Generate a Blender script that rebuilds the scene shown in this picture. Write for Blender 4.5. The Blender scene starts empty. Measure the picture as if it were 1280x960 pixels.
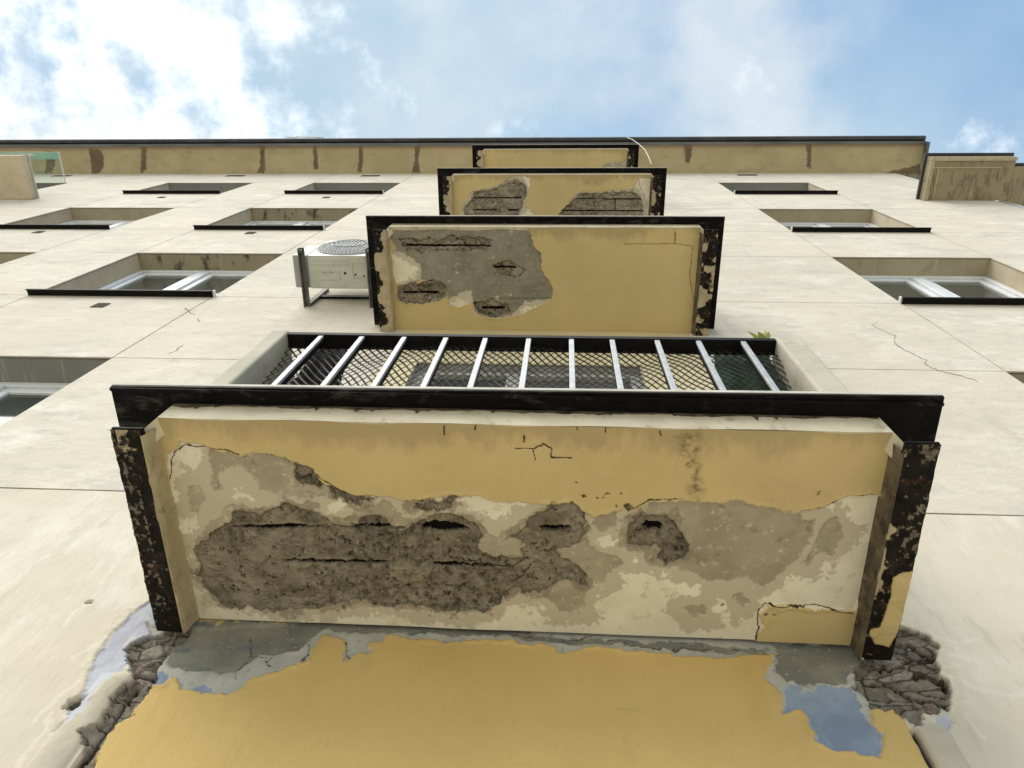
EXPOSURE = 1.38
SKY_STRENGTH = .10
SKY_BLUE = (.95, 1.80, 2.85)
CLOUD_VEIL = (2.0, 2.65, 3.2)
CLOUD_SOFT = (3.0, 3.3, 3.5)
CLOUD_WHITE = (6.5, 6.5, 6.4)
DATA={'s1':{'d1':[[(-1.075,-0.508),(-1.071,-0.533),(-1.058,-0.566),(-1.019,-0.591),(-0.951,-0.585),(-0.894,-0.577),(-0.871,-0.567),(-0.844,-0.581),(-0.795,-0.582),(-0.732,-0.552),(-0.675,-0.531),(-0.649,-0.495),(-0.622,-0.48),(-0.576,-0.447),(-0.532,-0.441),(-0.477,-0.456),(-0.401,-0.437),(-0.274,-0.449),(-0.179,-0.444),(-0.083,-0.437),(-0.028,-0.441),(0.041,-0.441),(0.08,-0.415),(0.158,-0.411),(0.207,-0.436),(0.243,-0.462),(0.33,-0.465),(0.425,-0.459),(0.54,-0.455),(0.637,-0.436),(0.701,-0.448),(0.752,-0.483),(0.824,-0.494),(0.871,-0.468),(0.873,-0.384),(0.87,-0.257),(0.838,-0.109),(0.757,-0.128),(0.707,-0.134),(0.628,-0.124),(0.587,-0.135),(0.571,-0.097),(0.581,-0.046),(0.574,0.003),(0.576,0.029),(0.011,0.022),(-1.093,0.016),(-1.094,-0.102),(-1.096,-0.244),(-1.09,-0.379)]],'d2':[[(-0.953,-0.583),(-0.894,-0.575),(-0.871,-0.566),(-0.795,-0.582),(-0.732,-0.552),(-0.675,-0.529),(-0.65,-0.492),(-0.616,-0.468),(-0.66,-0.442),(-0.717,-0.437),(-0.774,-0.436),(-0.834,-0.459),(-0.839,-0.494),(-0.874,-0.531),(-0.912,-0.53),(-0.938,-0.497),(-0.931,-0.456),(-0.955,-0.448),(-0.969,-0.478),(-0.947,-0.529),(-0.956,-0.556)],[(-0.985,-0.349),(-0.955,-0.379),(-0.881,-0.399),(-0.79,-0.396),(-0.71,-0.399),(-0.653,-0.372),(-0.613,-0.363),(-0.562,-0.386),(-0.51,-0.411),(-0.479,-0.44),(-0.461,-0.43),(-0.434,-0.38),(-0.394,-0.381),(-0.344,-0.406),(-0.295,-0.395),(-0.219,-0.353),(-0.2,-0.331),(-0.161,-0.321),(-0.112,-0.357),(-0.097,-0.373),(-0.057,-0.41),(0.002,-0.446),(0.051,-0.425),(0.077,-0.379),(0.093,-0.333),(0.114,-0.292),(0.165,-0.277),(0.177,-0.247),(0.147,-0.216),(0.118,-0.183),(0.093,-0.176),(0.079,-0.125),(0.07,-0.074),(0.007,-0.065),(-0.014,-0.101),(-0.067,-0.144),(-0.108,-0.136),(-0.164,-0.117),(-0.186,-0.079),(-0.278,-0.05),(-0.474,-0.066),(-0.686,-0.056),(-0.837,-0.038),(-0.963,-0.057),(-1.032,-0.093),(-1.058,-0.13),(-1.062,-0.203),(-1.051,-0.265),(-1.019,-0.301)],[(0.174,-0.301),(0.172,-0.354),(0.189,-0.406),(0.244,-0.454),(0.33,-0.463),(0.455,-0.454),(0.55,-0.448),(0.638,-0.427),(0.678,-0.412),(0.681,-0.355),(0.655,-0.295),(0.632,-0.246),(0.58,-0.191),(0.519,-0.207),(0.421,-0.196),(0.378,-0.225),(0.328,-0.234),(0.277,-0.239),(0.236,-0.255),(0.238,-0.292)],[(-1.042,-0.453),(-1.007,-0.469),(-1.001,-0.421),(-1.018,-0.373),(-1.041,-0.38)],[(0.095,-0.418),(0.161,-0.405),(0.158,-0.364),(0.111,-0.35),(0.088,-0.38)],[(0.492,-0.149),(0.524,-0.161),(0.542,-0.134),(0.518,-0.111)],[(0.362,-0.101),(0.418,-0.112),(0.433,-0.085),(0.39,-0.066)],[(0.708,-0.401),(0.747,-0.42),(0.77,-0.353),(0.746,-0.288),(0.702,-0.299),(0.687,-0.254),(0.663,-0.269),(0.699,-0.348)]],'d3':[[(-1.045,-0.276),(-1.007,-0.307),(-0.96,-0.343),(-0.916,-0.363),(-0.833,-0.377),(-0.75,-0.398),(-0.701,-0.394),(-0.663,-0.372),(-0.636,-0.339),(-0.595,-0.345),(-0.563,-0.375),(-0.503,-0.377),(-0.466,-0.355),(-0.426,-0.341),(-0.386,-0.37),(-0.335,-0.404),(-0.297,-0.397),(-0.23,-0.358),(-0.21,-0.32),(-0.232,-0.283),(-0.162,-0.239),(-0.103,-0.255),(-0.105,-0.334),(-0.068,-0.397),(0.002,-0.44),(0.041,-0.431),(0.066,-0.379),(0.063,-0.32),(0.024,-0.295),(-0.016,-0.287),(0.025,-0.247),(0.076,-0.224),(0.087,-0.189),(0.047,-0.174),(-0.015,-0.171),(-0.067,-0.144),(-0.129,-0.135),(-0.164,-0.124),(-0.186,-0.079),(-0.268,-0.058),(-0.474,-0.072),(-0.621,-0.085),(-0.682,-0.094),(-0.728,-0.054),(-0.837,-0.038),(-0.933,-0.045),(-1.003,-0.074),(-1.052,-0.104),(-1.066,-0.154),(-1.042,-0.193),(-1.056,-0.24)],[(0.187,-0.349),(0.2,-0.383),(0.237,-0.41),(0.285,-0.407),(0.322,-0.377),(0.34,-0.337),(0.365,-0.32),(0.355,-0.272),(0.316,-0.247),(0.286,-0.257),(0.293,-0.294),(0.233,-0.31),(0.193,-0.314)],[(-0.637,-0.485),(-0.6,-0.471),(-0.557,-0.455),(-0.536,-0.443),(-0.576,-0.444),(-0.614,-0.451)],[(-0.391,-0.432),(-0.346,-0.446),(-0.275,-0.45),(-0.303,-0.43),(-0.336,-0.421),(-0.381,-0.42)],[(-0.743,-0.537),(-0.684,-0.524),(-0.65,-0.488),(-0.667,-0.479),(-0.722,-0.493)]],'d4':[[(-0.925,-0.329),(-0.81,-0.337),(-0.758,-0.341),(-0.662,-0.33),(-0.753,-0.323),(-0.858,-0.322),(-0.926,-0.321)],[(-0.615,-0.339),(-0.521,-0.344),(-0.43,-0.345),(-0.431,-0.338),(-0.534,-0.332),(-0.616,-0.332)],[(-0.383,-0.345),(-0.369,-0.36),(-0.328,-0.364),(-0.279,-0.359),(-0.243,-0.342),(-0.293,-0.335),(-0.341,-0.328),(-0.379,-0.335)],[(-0.799,-0.22),(-0.636,-0.22),(-0.496,-0.22),(-0.497,-0.209),(-0.638,-0.208),(-0.795,-0.211)],[(-0.357,-0.223),(-0.265,-0.222),(-0.181,-0.222),(-0.181,-0.215),(-0.277,-0.21),(-0.358,-0.211)],[(-0.052,-0.358),(-0.017,-0.363),(0.032,-0.362),(0.034,-0.353),(-0.006,-0.345),(-0.045,-0.347)],[(0.223,-0.371),(0.248,-0.38),(0.27,-0.383),(0.29,-0.371),(0.278,-0.355),(0.245,-0.357)]],'plug':[[(-0.491,-0.223),(-0.449,-0.236),(-0.403,-0.226),(-0.364,-0.228),(-0.363,-0.195),(-0.383,-0.167),(-0.426,-0.159),(-0.472,-0.168),(-0.494,-0.19)],[(-0.44,-0.306),(-0.416,-0.32),(-0.389,-0.316),(-0.395,-0.292),(-0.423,-0.274),(-0.45,-0.284)],[(-0.915,-0.242),(-0.882,-0.252),(-0.845,-0.245),(-0.858,-0.22),(-0.907,-0.215)],[(-0.761,-0.316),(-0.74,-0.322),(-0.73,-0.306),(-0.75,-0.295)]],'dc':[[(-0.046,-0.622),(-0.02,-0.608),(-0.024,-0.582),(0.033,-0.581)],[(-0.119,-0.605),(-0.072,-0.603),(-0.062,-0.57)],[(-0.072,-0.603),(-0.045,-0.618)],[(-1.08,-0.482),(-1.071,-0.533),(-1.058,-0.566),(-1.019,-0.591),(-0.951,-0.585),(-0.894,-0.577),(-0.871,-0.567)],[(0.637,-0.436),(0.701,-0.448),(0.752,-0.483),(0.824,-0.494)],[(0.83,-0.109),(0.757,-0.128),(0.707,-0.134),(0.628,-0.124),(0.587,-0.135),(0.571,-0.097),(0.581,-0.046),(0.574,0.003)],[(-0.681,-0.534),(-0.649,-0.495),(-0.62,-0.478),(-0.576,-0.447)],[(0.209,-0.436),(0.243,-0.462),(0.33,-0.465)],[(-0.301,-0.665),(-0.303,-0.637)],[(-0.216,-0.693),(-0.222,-0.656)],[(0.041,-0.698),(0.044,-0.662)],[(0.115,-0.695),(0.118,-0.659)],[(0.254,-0.685),(0.261,-0.651)],[(-0.095,-0.642),(-0.093,-0.624)],[(-0.129,-0.169),(-0.101,-0.195),(-0.074,-0.234)],[(-0.31,-0.246),(-0.219,-0.228),(-0.128,-0.221),(-0.083,-0.255)]],'rust':[[(0.304,-0.675),(0.344,-0.678),(0.365,-0.619),(0.363,-0.548),(0.38,-0.496),(0.358,-0.456),(0.337,-0.509),(0.347,-0.548),(0.314,-0.599)]],'pit':[[(0.041,-0.498),(0.046,-0.501),(0.051,-0.498),(0.046,-0.495)],[(0.064,-0.469),(0.072,-0.475),(0.081,-0.47),(0.072,-0.464)],[(0.094,-0.46),(0.1,-0.465),(0.107,-0.461),(0.101,-0.456)],[(0.11,-0.456),(0.115,-0.46),(0.121,-0.456),(0.116,-0.452)],[(0.12,-0.461),(0.126,-0.466),(0.133,-0.461),(0.126,-0.457)],[(0.153,-0.465),(0.158,-0.468),(0.163,-0.465),(0.158,-0.461)],[(0.181,-0.436),(0.191,-0.443),(0.202,-0.436),(0.192,-0.429)],[(0.149,-0.427),(0.155,-0.432),(0.162,-0.427),(0.156,-0.423)],[(0.665,-0.495),(0.668,-0.497),(0.671,-0.495),(0.668,-0.493)],[(0.581,-0.092),(0.587,-0.097),(0.594,-0.092),(0.588,-0.087)],[(0.606,-0.098),(0.612,-0.104),(0.62,-0.099),(0.614,-0.094)],[(0.457,-0.122),(0.461,-0.126),(0.466,-0.123),(0.462,-0.119)]]},'s2':{'d1':[[(-1.075,-0.528),(-0.98,-0.483),(-0.891,-0.422),(-0.9,-0.344),(-0.992,-0.296),(-1.068,-0.321),(-1.088,-0.41)],[(-0.735,-0.224),(-0.579,-0.241),(-0.591,-0.178),(-0.659,-0.155),(-0.721,-0.176)],[(-0.244,-0.203),(-0.075,-0.215),(-0.167,-0.161),(-0.228,-0.139)],[(-1.071,-0.694),(-0.883,-0.695),(-0.233,-0.692),(-0.188,-0.563),(-0.138,-0.51),(-0.124,-0.414),(-0.06,-0.305),(-0.069,-0.217),(-0.167,-0.171),(-0.319,-0.09),(-0.452,-0.077),(-0.54,-0.11),(-0.591,-0.189),(-0.657,-0.22),(-0.722,-0.222),(-0.777,-0.213),(-0.894,-0.174),(-0.999,-0.168),(-1.065,-0.216),(-1.071,-0.279),(-1.017,-0.301),(-0.783,-0.31),(-0.903,-0.344),(-0.888,-0.419),(-0.982,-0.483),(-1.055,-0.515),(-1.081,-0.579)]],'d2':[[(-1.071,-0.694),(-0.883,-0.695),(-0.233,-0.692),(-0.188,-0.563),(-0.138,-0.51),(-0.124,-0.414),(-0.06,-0.305),(-0.069,-0.217),(-0.167,-0.193),(-0.244,-0.203),(-0.319,-0.105),(-0.452,-0.077),(-0.54,-0.11),(-0.58,-0.189),(-0.589,-0.252),(-0.656,-0.251),(-0.722,-0.222),(-0.777,-0.213),(-0.894,-0.174),(-0.999,-0.168),(-1.065,-0.216),(-1.071,-0.279),(-1.017,-0.301),(-0.783,-0.31),(-0.903,-0.344),(-0.888,-0.419),(-0.982,-0.483),(-1.055,-0.515),(-1.081,-0.579)]],'d3':[[(-1.061,-0.269),(-0.992,-0.296),(-0.887,-0.313),(-0.783,-0.314),(-0.723,-0.272),(-0.777,-0.218),(-0.894,-0.18),(-0.999,-0.173),(-1.059,-0.216)],[(-0.58,-0.188),(-0.476,-0.2),(-0.347,-0.18),(-0.332,-0.127),(-0.426,-0.093),(-0.53,-0.108)],[(-0.461,-0.44),(-0.319,-0.467),(-0.243,-0.416),(-0.269,-0.365),(-0.421,-0.374)],[(-1.025,-0.59),(-0.719,-0.601),(-0.443,-0.582),(-0.469,-0.532),(-0.723,-0.52),(-1.003,-0.529)]],'d4':[[(-0.991,-0.559),(-0.721,-0.558),(-0.454,-0.557),(-0.454,-0.547),(-0.722,-0.546),(-0.992,-0.547)],[(-0.436,-0.425),(-0.294,-0.424),(-0.294,-0.411),(-0.436,-0.41)],[(-1.031,-0.253),(-0.796,-0.255),(-0.807,-0.239),(-1.032,-0.237)],[(-0.519,-0.157),(-0.363,-0.159),(-0.373,-0.14),(-0.519,-0.138)]],'plug':[],'dc':[[(-0.465,-0.216),(-0.269,-0.213),(-0.064,-0.22)],[(0.688,-0.646),(0.684,-0.573),(0.802,-0.559)],[(0.376,-0.571),(0.684,-0.573)],[(0.798,-0.549),(0.792,-0.373),(0.837,-0.193)],[(0.672,-0.676),(0.692,-0.597)]],'rust':[],'pit':[]},'s3':{'d1':[[(-0.508,-0.644),(-0.32,-0.652),(-0.344,-0.507),(-0.375,-0.384),(-0.288,-0.29),(-0.511,-0.258),(-1.039,-0.273),(-1.004,-0.367),(-0.904,-0.507),(-0.65,-0.561),(-0.571,-0.614)],[(-0.043,-0.275),(0.049,-0.416),(0.149,-0.5),(0.467,-0.523),(0.666,-0.546),(0.73,-0.643),(0.821,-0.643),(0.843,-0.278)]],'d2':[[(-0.896,-0.515),(-0.646,-0.538),(-0.587,-0.591),(-0.477,-0.625),(-0.383,-0.576),(-0.359,-0.488),(-0.411,-0.372),(-0.451,-0.274),(-1.011,-0.273),(-0.98,-0.371),(-0.898,-0.449)],[(-0.058,-0.275),(0.061,-0.412),(0.157,-0.488),(0.467,-0.508),(0.667,-0.523),(0.748,-0.462),(0.789,-0.277)]],'d3':[[(-0.88,-0.499),(-0.647,-0.523),(-0.579,-0.576),(-0.477,-0.607),(-0.399,-0.569),(-0.375,-0.488),(-0.431,-0.372),(-0.471,-0.274),(-0.991,-0.273),(-0.956,-0.371),(-0.882,-0.445)],[(-0.035,-0.275),(0.073,-0.404),(0.173,-0.473),(0.468,-0.492),(0.66,-0.508),(0.732,-0.455),(0.773,-0.277)]],'d4':[[(-0.898,-0.453),(-0.415,-0.453),(-0.415,-0.443),(-0.898,-0.443)],[(-0.901,-0.336),(-0.661,-0.337),(-0.662,-0.325),(-0.901,-0.324)],[(-0.55,-0.337),(-0.447,-0.337),(-0.447,-0.321),(-0.55,-0.321)],[(0.119,-0.444),(0.306,-0.444),(0.307,-0.435),(0.119,-0.435)],[(0.384,-0.443),(0.756,-0.443),(0.757,-0.433),(0.385,-0.433)],[(-0.02,-0.33),(0.778,-0.33),(0.779,-0.32),(-0.019,-0.318)],[(0.497,-0.439),(0.505,-0.439),(0.51,-0.331),(0.502,-0.331)]],'plug':[],'dc':[[(0.714,-0.643),(0.735,-0.553),(0.784,-0.493)],[(0.499,-0.659),(0.532,-0.599)]],'rust':[],'pit':[]},'s4':{'d1':[[(0.489,-0.444),(0.583,-0.501),(0.87,-0.516),(0.874,-0.428)]],'d2':[[(0.506,-0.439),(0.584,-0.48),(0.743,-0.496),(0.831,-0.439)]],'d3':[],'d4':[],'plug':[],'dc':[],'rust':[],'pit':[]},'w':{'d1':[[(-1.248,3.245),(-1.145,3.215),(-0.717,3.286),(-0.086,3.322),(0.936,3.351),(0.874,3.183),(0.825,3.15),(0.811,3.109),(0.819,3.028),(0.786,2.967),(0.816,2.952),(0.78,2.864),(0.677,2.885),(0.647,2.91),(0.64,2.951),(0.63,3.004),(0.574,3.006),(0.595,3.07),(0.581,3.096),(0.564,3.114),(0.606,3.196),(0.628,3.214),(0.572,3.21),(0.447,3.19),(0.327,3.204),(0.133,3.215),(0.009,3.2),(-0.044,3.22),(-0.081,3.221),(-0.204,3.227),(-0.316,3.208),(-0.496,3.235),(-0.5,3.202),(-0.544,3.196),(-0.541,3.165),(-0.569,3.157),(-0.58,3.121),(-0.598,3.107),(-0.6,3.175),(-0.631,3.224),(-0.684,3.22),(-0.704,3.169),(-0.713,3.12),(-0.757,3.07),(-0.807,3.043),(-0.851,3.009),(-0.888,2.981),(-0.951,2.973),(-0.999,2.988),(-1.028,3.02),(-1.053,3.035),(-1.065,3.002),(-1.099,2.994),(-1.118,3.037),(-1.126,3.131)]],'grey':[[(-1.187,3.249),(-0.717,3.286),(-0.086,3.308),(-0.083,3.248),(-0.511,3.248),(-0.694,3.252),(-0.722,3.188),(-0.766,3.145),(-0.849,3.128),(-0.891,3.063),(-0.956,3.053),(-1.028,3.061),(-1.091,3.095),(-1.126,3.144)],[(0.623,3.265),(0.91,3.281),(0.836,3.181),(0.787,3.118),(0.724,3.12),(0.657,3.105),(0.628,3.115),(0.605,3.149)],[(-0.131,3.273),(0.607,3.247),(0.6,3.218),(0.466,3.216),(0.242,3.236),(-0.129,3.242)]],'blue':[[(-1.099,3.003),(-1.109,3.053),(-1.09,3.06),(-1.058,3.035),(-1.063,3.008)],[(-0.976,2.981),(-0.956,3.005),(-0.925,3.001),(-0.92,2.976)],[(0.619,3.091),(0.657,3.105),(0.657,3.076),(0.701,3.113),(0.764,3.111),(0.794,3.101),(0.795,3.035),(0.789,2.97),(0.81,2.948),(0.778,2.868),(0.679,2.89),(0.652,2.915),(0.647,2.954),(0.636,3.01),(0.579,3.009)]],'lav':[[(-1.244,3.359),(-1.283,3.33),(-1.306,3.264),(-1.311,3.185),(-1.306,3.121),(-1.307,3.085),(-1.277,3.013),(-1.27,2.963),(-1.244,2.932),(-1.256,2.888),(-1.26,2.823),(-1.242,2.827),(-1.22,2.883),(-1.221,2.966),(-1.208,3.044),(-1.242,3.15),(-1.162,3.2)],[(0.958,3.01),(1.004,3.023),(0.996,2.982),(0.967,2.948),(0.96,2.982)]],'halo':[[(1.021,3.392),(1.084,3.374),(1.119,3.31),(1.107,3.243),(1.086,3.136),(1.039,3.023),(0.978,2.988),(0.927,2.96),(0.9,2.989),(0.851,3.065),(0.946,3.317)],[(-1.264,3.399),(-1.342,3.277),(-1.343,3.152),(-1.342,3.055),(-1.272,2.999),(-1.277,2.941),(-1.272,2.861),(-1.238,2.719),(-1.171,2.723),(-1.159,2.867),(-1.163,3.005),(-1.178,3.162)]],'brick':[[(-1.22,3.081),(-1.244,3.138),(-1.22,3.176),(-1.17,3.203),(-1.085,3.219),(-1.087,3.184),(-1.113,3.139),(-1.106,3.056),(-1.092,2.974),(-1.097,2.9),(-1.119,2.849),(-1.101,2.727),(-1.139,2.725),(-1.134,2.782),(-1.162,2.797),(-1.181,2.821),(-1.162,2.854),(-1.151,2.889),(-1.161,2.948),(-1.158,3.008),(-1.193,3.051)],[(0.973,3.389),(1.013,3.356),(1.051,3.34),(1.081,3.304),(1.094,3.278),(1.062,3.222),(1.055,3.181),(1.055,3.114),(1.007,3.031),(0.942,3.017),(0.918,2.975),(0.896,2.999),(0.876,3.032),(0.832,3.037),(0.807,3.099),(0.835,3.178),(0.891,3.231)]],'bcrack':[[(0.969,3.301),(1.025,3.288),(1.061,3.219)],[(0.863,3.182),(0.945,3.2),(1.016,3.216),(1.071,3.232)],[(0.835,3.136),(0.915,3.126),(0.957,3.077),(1.022,3.059)],[(0.987,3.171),(1.033,3.156),(1.05,3.111)],[(0.977,3.124),(0.988,3.101),(1.028,3.098)],[(-1.221,3.1),(-1.153,3.113),(-1.121,3.145)],[(-1.205,3.038),(-1.131,3.031),(-1.107,3.05)],[(-1.177,2.952),(-1.118,2.945)]],'dc':[[(-0.908,3.211),(-0.877,3.129),(-0.888,3.075),(-0.88,3.036)],[(-0.876,3.126),(-0.812,3.111),(-0.787,3.081)],[(-0.812,3.111),(-0.808,3.143)],[(-0.728,3.115),(-0.714,3.148),(-0.717,3.188)],[(-0.58,3.121),(-0.61,3.194)],[(-0.13,3.256),(-0.083,3.262),(0.011,3.253),(0.105,3.273),(0.219,3.242),(0.332,3.228),(0.468,3.229),(0.608,3.251)]],'scr':[[(-1.789,3.357),(-1.774,3.451),(-1.759,3.561)],[(-1.474,3.196),(-1.475,3.335),(-1.487,3.53)],[(-1.867,3.463),(-1.85,3.519)],[(-1.357,3.079),(-1.333,3.136),(-1.327,3.187)],[(-1.324,2.858),(-1.316,2.944),(-1.299,2.997)],[(-1.276,2.716),(-1.284,2.815),(-1.285,2.886)],[(1.086,3.136),(1.122,3.103),(1.187,3.091),(1.238,3.11)],[(1.119,3.228),(1.154,3.212)],[(1.04,2.997),(1.055,2.948)],[(1.128,3.294),(1.164,3.276),(1.212,3.298)]],'hole':[[(-1.275,2.908),(-1.273,2.936),(-1.249,2.943),(-1.236,2.916),(-1.256,2.896)],[(-1.481,3.315),(-1.472,3.327),(-1.463,3.32),(-1.471,3.311)]]},'eave':[[(-8.778,-0.446),(-8.58,-0.445),(-8.501,-0.318),(-8.499,-0.119),(-8.583,-0.019),(-8.741,-0.005),(-8.745,-0.191)],[(-7.761,-0.47),(-7.662,-0.47),(-7.692,-0.245),(-7.678,-0.089),(-7.787,-0.003),(-7.8,-0.089),(-7.784,-0.245)],[(-5.536,-0.477),(-5.432,-0.476),(-5.449,-0.24),(-5.441,-0.086),(-5.48,-0.015),(-5.6,-0.015),(-5.54,-0.128)],[(-4.548,-0.473),(-4.475,-0.473),(-4.465,-0.294),(-4.458,-0.084),(-4.547,-0.084),(-4.542,-0.266)],[(-3.701,-0.471),(-3.628,-0.47),(-3.633,-0.236),(-3.651,-0.027),(-3.741,-0.013),(-3.707,-0.236)],[(-2.685,-0.494),(-2.57,-0.494),(-2.614,-0.234),(-2.582,-0.012),(-2.743,-0.012),(-2.686,-0.234)],[(2.083,-0.491),(2.22,-0.49),(2.223,-0.29),(2.177,-0.169),(2.12,-0.196)],[(4.164,-0.483),(4.258,-0.483),(4.274,-0.271),(4.273,-0.084),(4.201,-0.111),(4.206,-0.272)],[(5.466,0.011),(5.75,-0.055),(6.107,-0.148),(6.135,-0.001),(5.881,0.079)],[(-9.59,-0.392),(-9.452,-0.391),(-9.443,-0.178),(-9.514,-0.02),(-9.638,-0.02)]],'flangeR':[[(0.926,-0.301),(0.904,-0.294),(0.884,-0.276),(0.89,-0.232),(0.889,-0.192),(0.88,-0.118),(0.856,-0.108),(0.855,-0.091),(0.875,-0.059),(0.919,-0.048),(0.931,-0.122),(0.939,-0.303)]],'flangeL':[[(-1.153,-0.672),(-1.1,-0.674),(-1.111,-0.567),(-1.131,-0.548),(-1.152,-0.564),(-1.165,-0.585),(-1.165,-0.623)]],'cracks':[[(2.108,6.425),(2.049,6.351),(2.053,6.265),(2.081,6.183),(2.101,6.119),(2.045,5.991),(2.038,5.901),(2.055,5.829),(2.071,5.746),(2.096,5.679),(2.071,5.612),(2.074,5.548),(2.091,5.499),(2.144,5.464),(2.181,5.418),(2.223,5.35)],[(-2.358,5.596),(-2.354,5.669),(-2.356,5.744)],[(-2.742,6.566),(-2.679,6.486),(-2.586,6.39)],[(-2.533,6.315),(-2.482,6.242)],[(-0.986,6.936),(-0.861,6.918)]]}
import bpy, bmesh, math, random
import numpy as np
from mathutils import Vector, Matrix
random.seed(7)
sc = bpy.context.scene
COL = sc.collection
K = 1.5                       # metres per module (the camera stands one module from the facade)
ZC = 1.5                      # height at which modules are counted from
def P(x, y, z): return (x*K, y*K, ZC + z*K)
def H(z): return ZC + z*K

# ------------------------------------------------------------------ noise and outlines
_rng = np.random.RandomState(11)
LAT = _rng.rand(256, 256)
def vnoise(x, y, scale, seed=0):
    x = x*scale + 31.7*seed + 500.0; y = y*scale + 17.3*seed + 500.0
    xi = np.floor(x).astype(int); yi = np.floor(y).astype(int)
    fx = x-xi; fy = y-yi
    fx = fx*fx*(3-2*fx); fy = fy*fy*(3-2*fy)
    a = LAT[xi & 255, yi & 255]; b = LAT[(xi+1) & 255, yi & 255]
    c = LAT[xi & 255, (yi+1) & 255]; d = LAT[(xi+1) & 255, (yi+1) & 255]
    return (a*(1-fx)+b*fx)*(1-fy) + (c*(1-fx)+d*fx)*fy
def fbm(x, y, scale, octv=4, seed=0, gain=.5):
    s = 0; amp = 1; tot = 0
    for i in range(octv):
        s = s + amp*vnoise(x, y, scale*2**i, seed+i*3); tot += amp; amp *= gain
    return s/tot - .5
def _segdist(px, py, ax, ay, bx, by):
    dx, dy = bx-ax, by-ay
    L = dx*dx+dy*dy + 1e-12
    t = np.clip(((px-ax)*dx + (py-ay)*dy)/L, 0, 1)
    return np.hypot(px-ax-t*dx, py-ay-t*dy)
FAR = .08
def sdf(px, py, polys):
    out = np.full(px.shape, FAR)
    for poly in polys:
        xs = [p[0] for p in poly]; ys = [p[1] for p in poly]
        m = (px > min(xs)-FAR) & (px < max(xs)+FAR) & (py > min(ys)-FAR) & (py < max(ys)+FAR)
        if not m.any(): continue
        x = px[m]; y = py[m]
        d = np.full(x.shape, 9.); ins = np.zeros(x.shape, bool)
        n = len(poly)
        for i in range(n):
            ax, ay = poly[i]; bx, by = poly[(i+1) % n]
            d = np.minimum(d, _segdist(x, y, ax, ay, bx, by))
            if ay != by:
                c = ((ay > y) != (by > y)) & (x < (bx-ax)*(y-ay)/(by-ay) + ax)
                ins ^= c
        out[m] = np.minimum(out[m], np.where(ins, -d, d))
    return np.clip(out, -FAR, FAR)
def linedist(px, py, lines):
    out = np.full(px.shape, FAR)
    for ln in lines:
        xs = [p[0] for p in ln]; ys = [p[1] for p in ln]
        m = (px > min(xs)-FAR) & (px < max(xs)+FAR) & (py > min(ys)-FAR) & (py < max(ys)+FAR)
        if not m.any(): continue
        x = px[m]; y = py[m]; d = out[m]
        for i in range(len(ln)-1):
            d = np.minimum(d, _segdist(x, y, *ln[i], *ln[i+1]))
        out[m] = d
    return out
def sm(d, w): 
    t = np.clip(.5 - d/(2*w), 0, 1)
    return t*t*(3-2*t)

# ------------------------------------------------------------------ mesh helpers
def link(o, parent=None):
    COL.objects.link(o)
    if parent is not None: o.parent = parent
    return o
def empty(name, loc=(0, 0, 0), parent=None):
    o = bpy.data.objects.new(name, None); o.location = loc; o.empty_display_size = .2
    return link(o, parent)
class MB:
    def __init__(s): s.v = []; s.f = []; s.mi = []
    def face(s, pts, mi=0):
        n = len(s.v); s.v += [tuple(p) for p in pts]; s.f.append(tuple(range(n, n+len(pts)))); s.mi.append(mi)
    def hexa(s, a, b, mi=0):
        """two quads a (bottom) and b (top), same winding"""
        n = len(s.v); s.v += [tuple(p) for p in a] + [tuple(p) for p in b]
        k = len(a)
        s.f.append(tuple(range(n+k-1, n-1, -1))); s.f.append(tuple(range(n+k, n+2*k)))
        for i in range(k):
            j = (i+1) % k
            s.f.append((n+i, n+j, n+k+j, n+k+i))
        s.mi += [mi]*(k+2)
    def box(s, x0, x1, y0, y1, z0, z1, mi=0):
        s.hexa([(x0, y0, z0), (x1, y0, z0), (x1, y1, z0), (x0, y1, z0)], [(x0, y0, z1), (x1, y0, z1), (x1, y1, z1), (x0, y1, z1)], mi)
    def mbox(s, x0, x1, y0, y1, z0, z1, mi=0):
        s.box(x0*K, x1*K, y0*K, y1*K, H(z0), H(z1), mi)
    def tube(s, pts, r, seg=6, mi=0):
        rings = []
        for i, p in enumerate(pts):
            p = Vector(p)
            d = (Vector(pts[min(i+1, len(pts)-1)]) - Vector(pts[max(i-1, 0)])).normalized()
            a = d.orthogonal().normalized() if abs(d.z) > .99 else d.cross(Vector((0, 0, 1))).normalized()
            b = d.cross(a)
            n = len(s.v)
            for k in range(seg):
                t = 2*math.pi*k/seg
                s.v.append(tuple(p + (a*math.cos(t)+b*math.sin(t))*r))
            rings.append(n)
        for i in range(len(rings)-1):
            for k in range(seg):
                j = (k+1) % seg
                s.f.append((rings[i]+k, rings[i]+j, rings[i+1]+j, rings[i+1]+k)); s.mi.append(mi)
        s.f.append(tuple(rings[0]+k for k in range(seg-1, -1, -1))); s.f.append(tuple(rings[-1]+k for k in range(seg))); s.mi += [mi, mi]
    def build(s, name, mats, parent=None, smooth=False, bevel=0.):
        me = bpy.data.meshes.new(name); me.from_pydata(s.v, [], s.f)
        mats = mats if isinstance(mats, (list, tuple)) else [mats]
        for m in mats: me.materials.append(m)
        for p, i in zip(me.polygons, s.mi): p.material_index = i; p.use_smooth = smooth
        bm = bmesh.new(); bm.from_mesh(me); bmesh.ops.recalc_face_normals(bm, faces=bm.faces); bm.to_mesh(me); bm.free()
        o = link(bpy.data.objects.new(name, me), parent)
        if bevel:
            b = o.modifiers.new('bevel', 'BEVEL'); b.width = bevel; b.segments = 2; b.limit_method = 'ANGLE'
        return o
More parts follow.
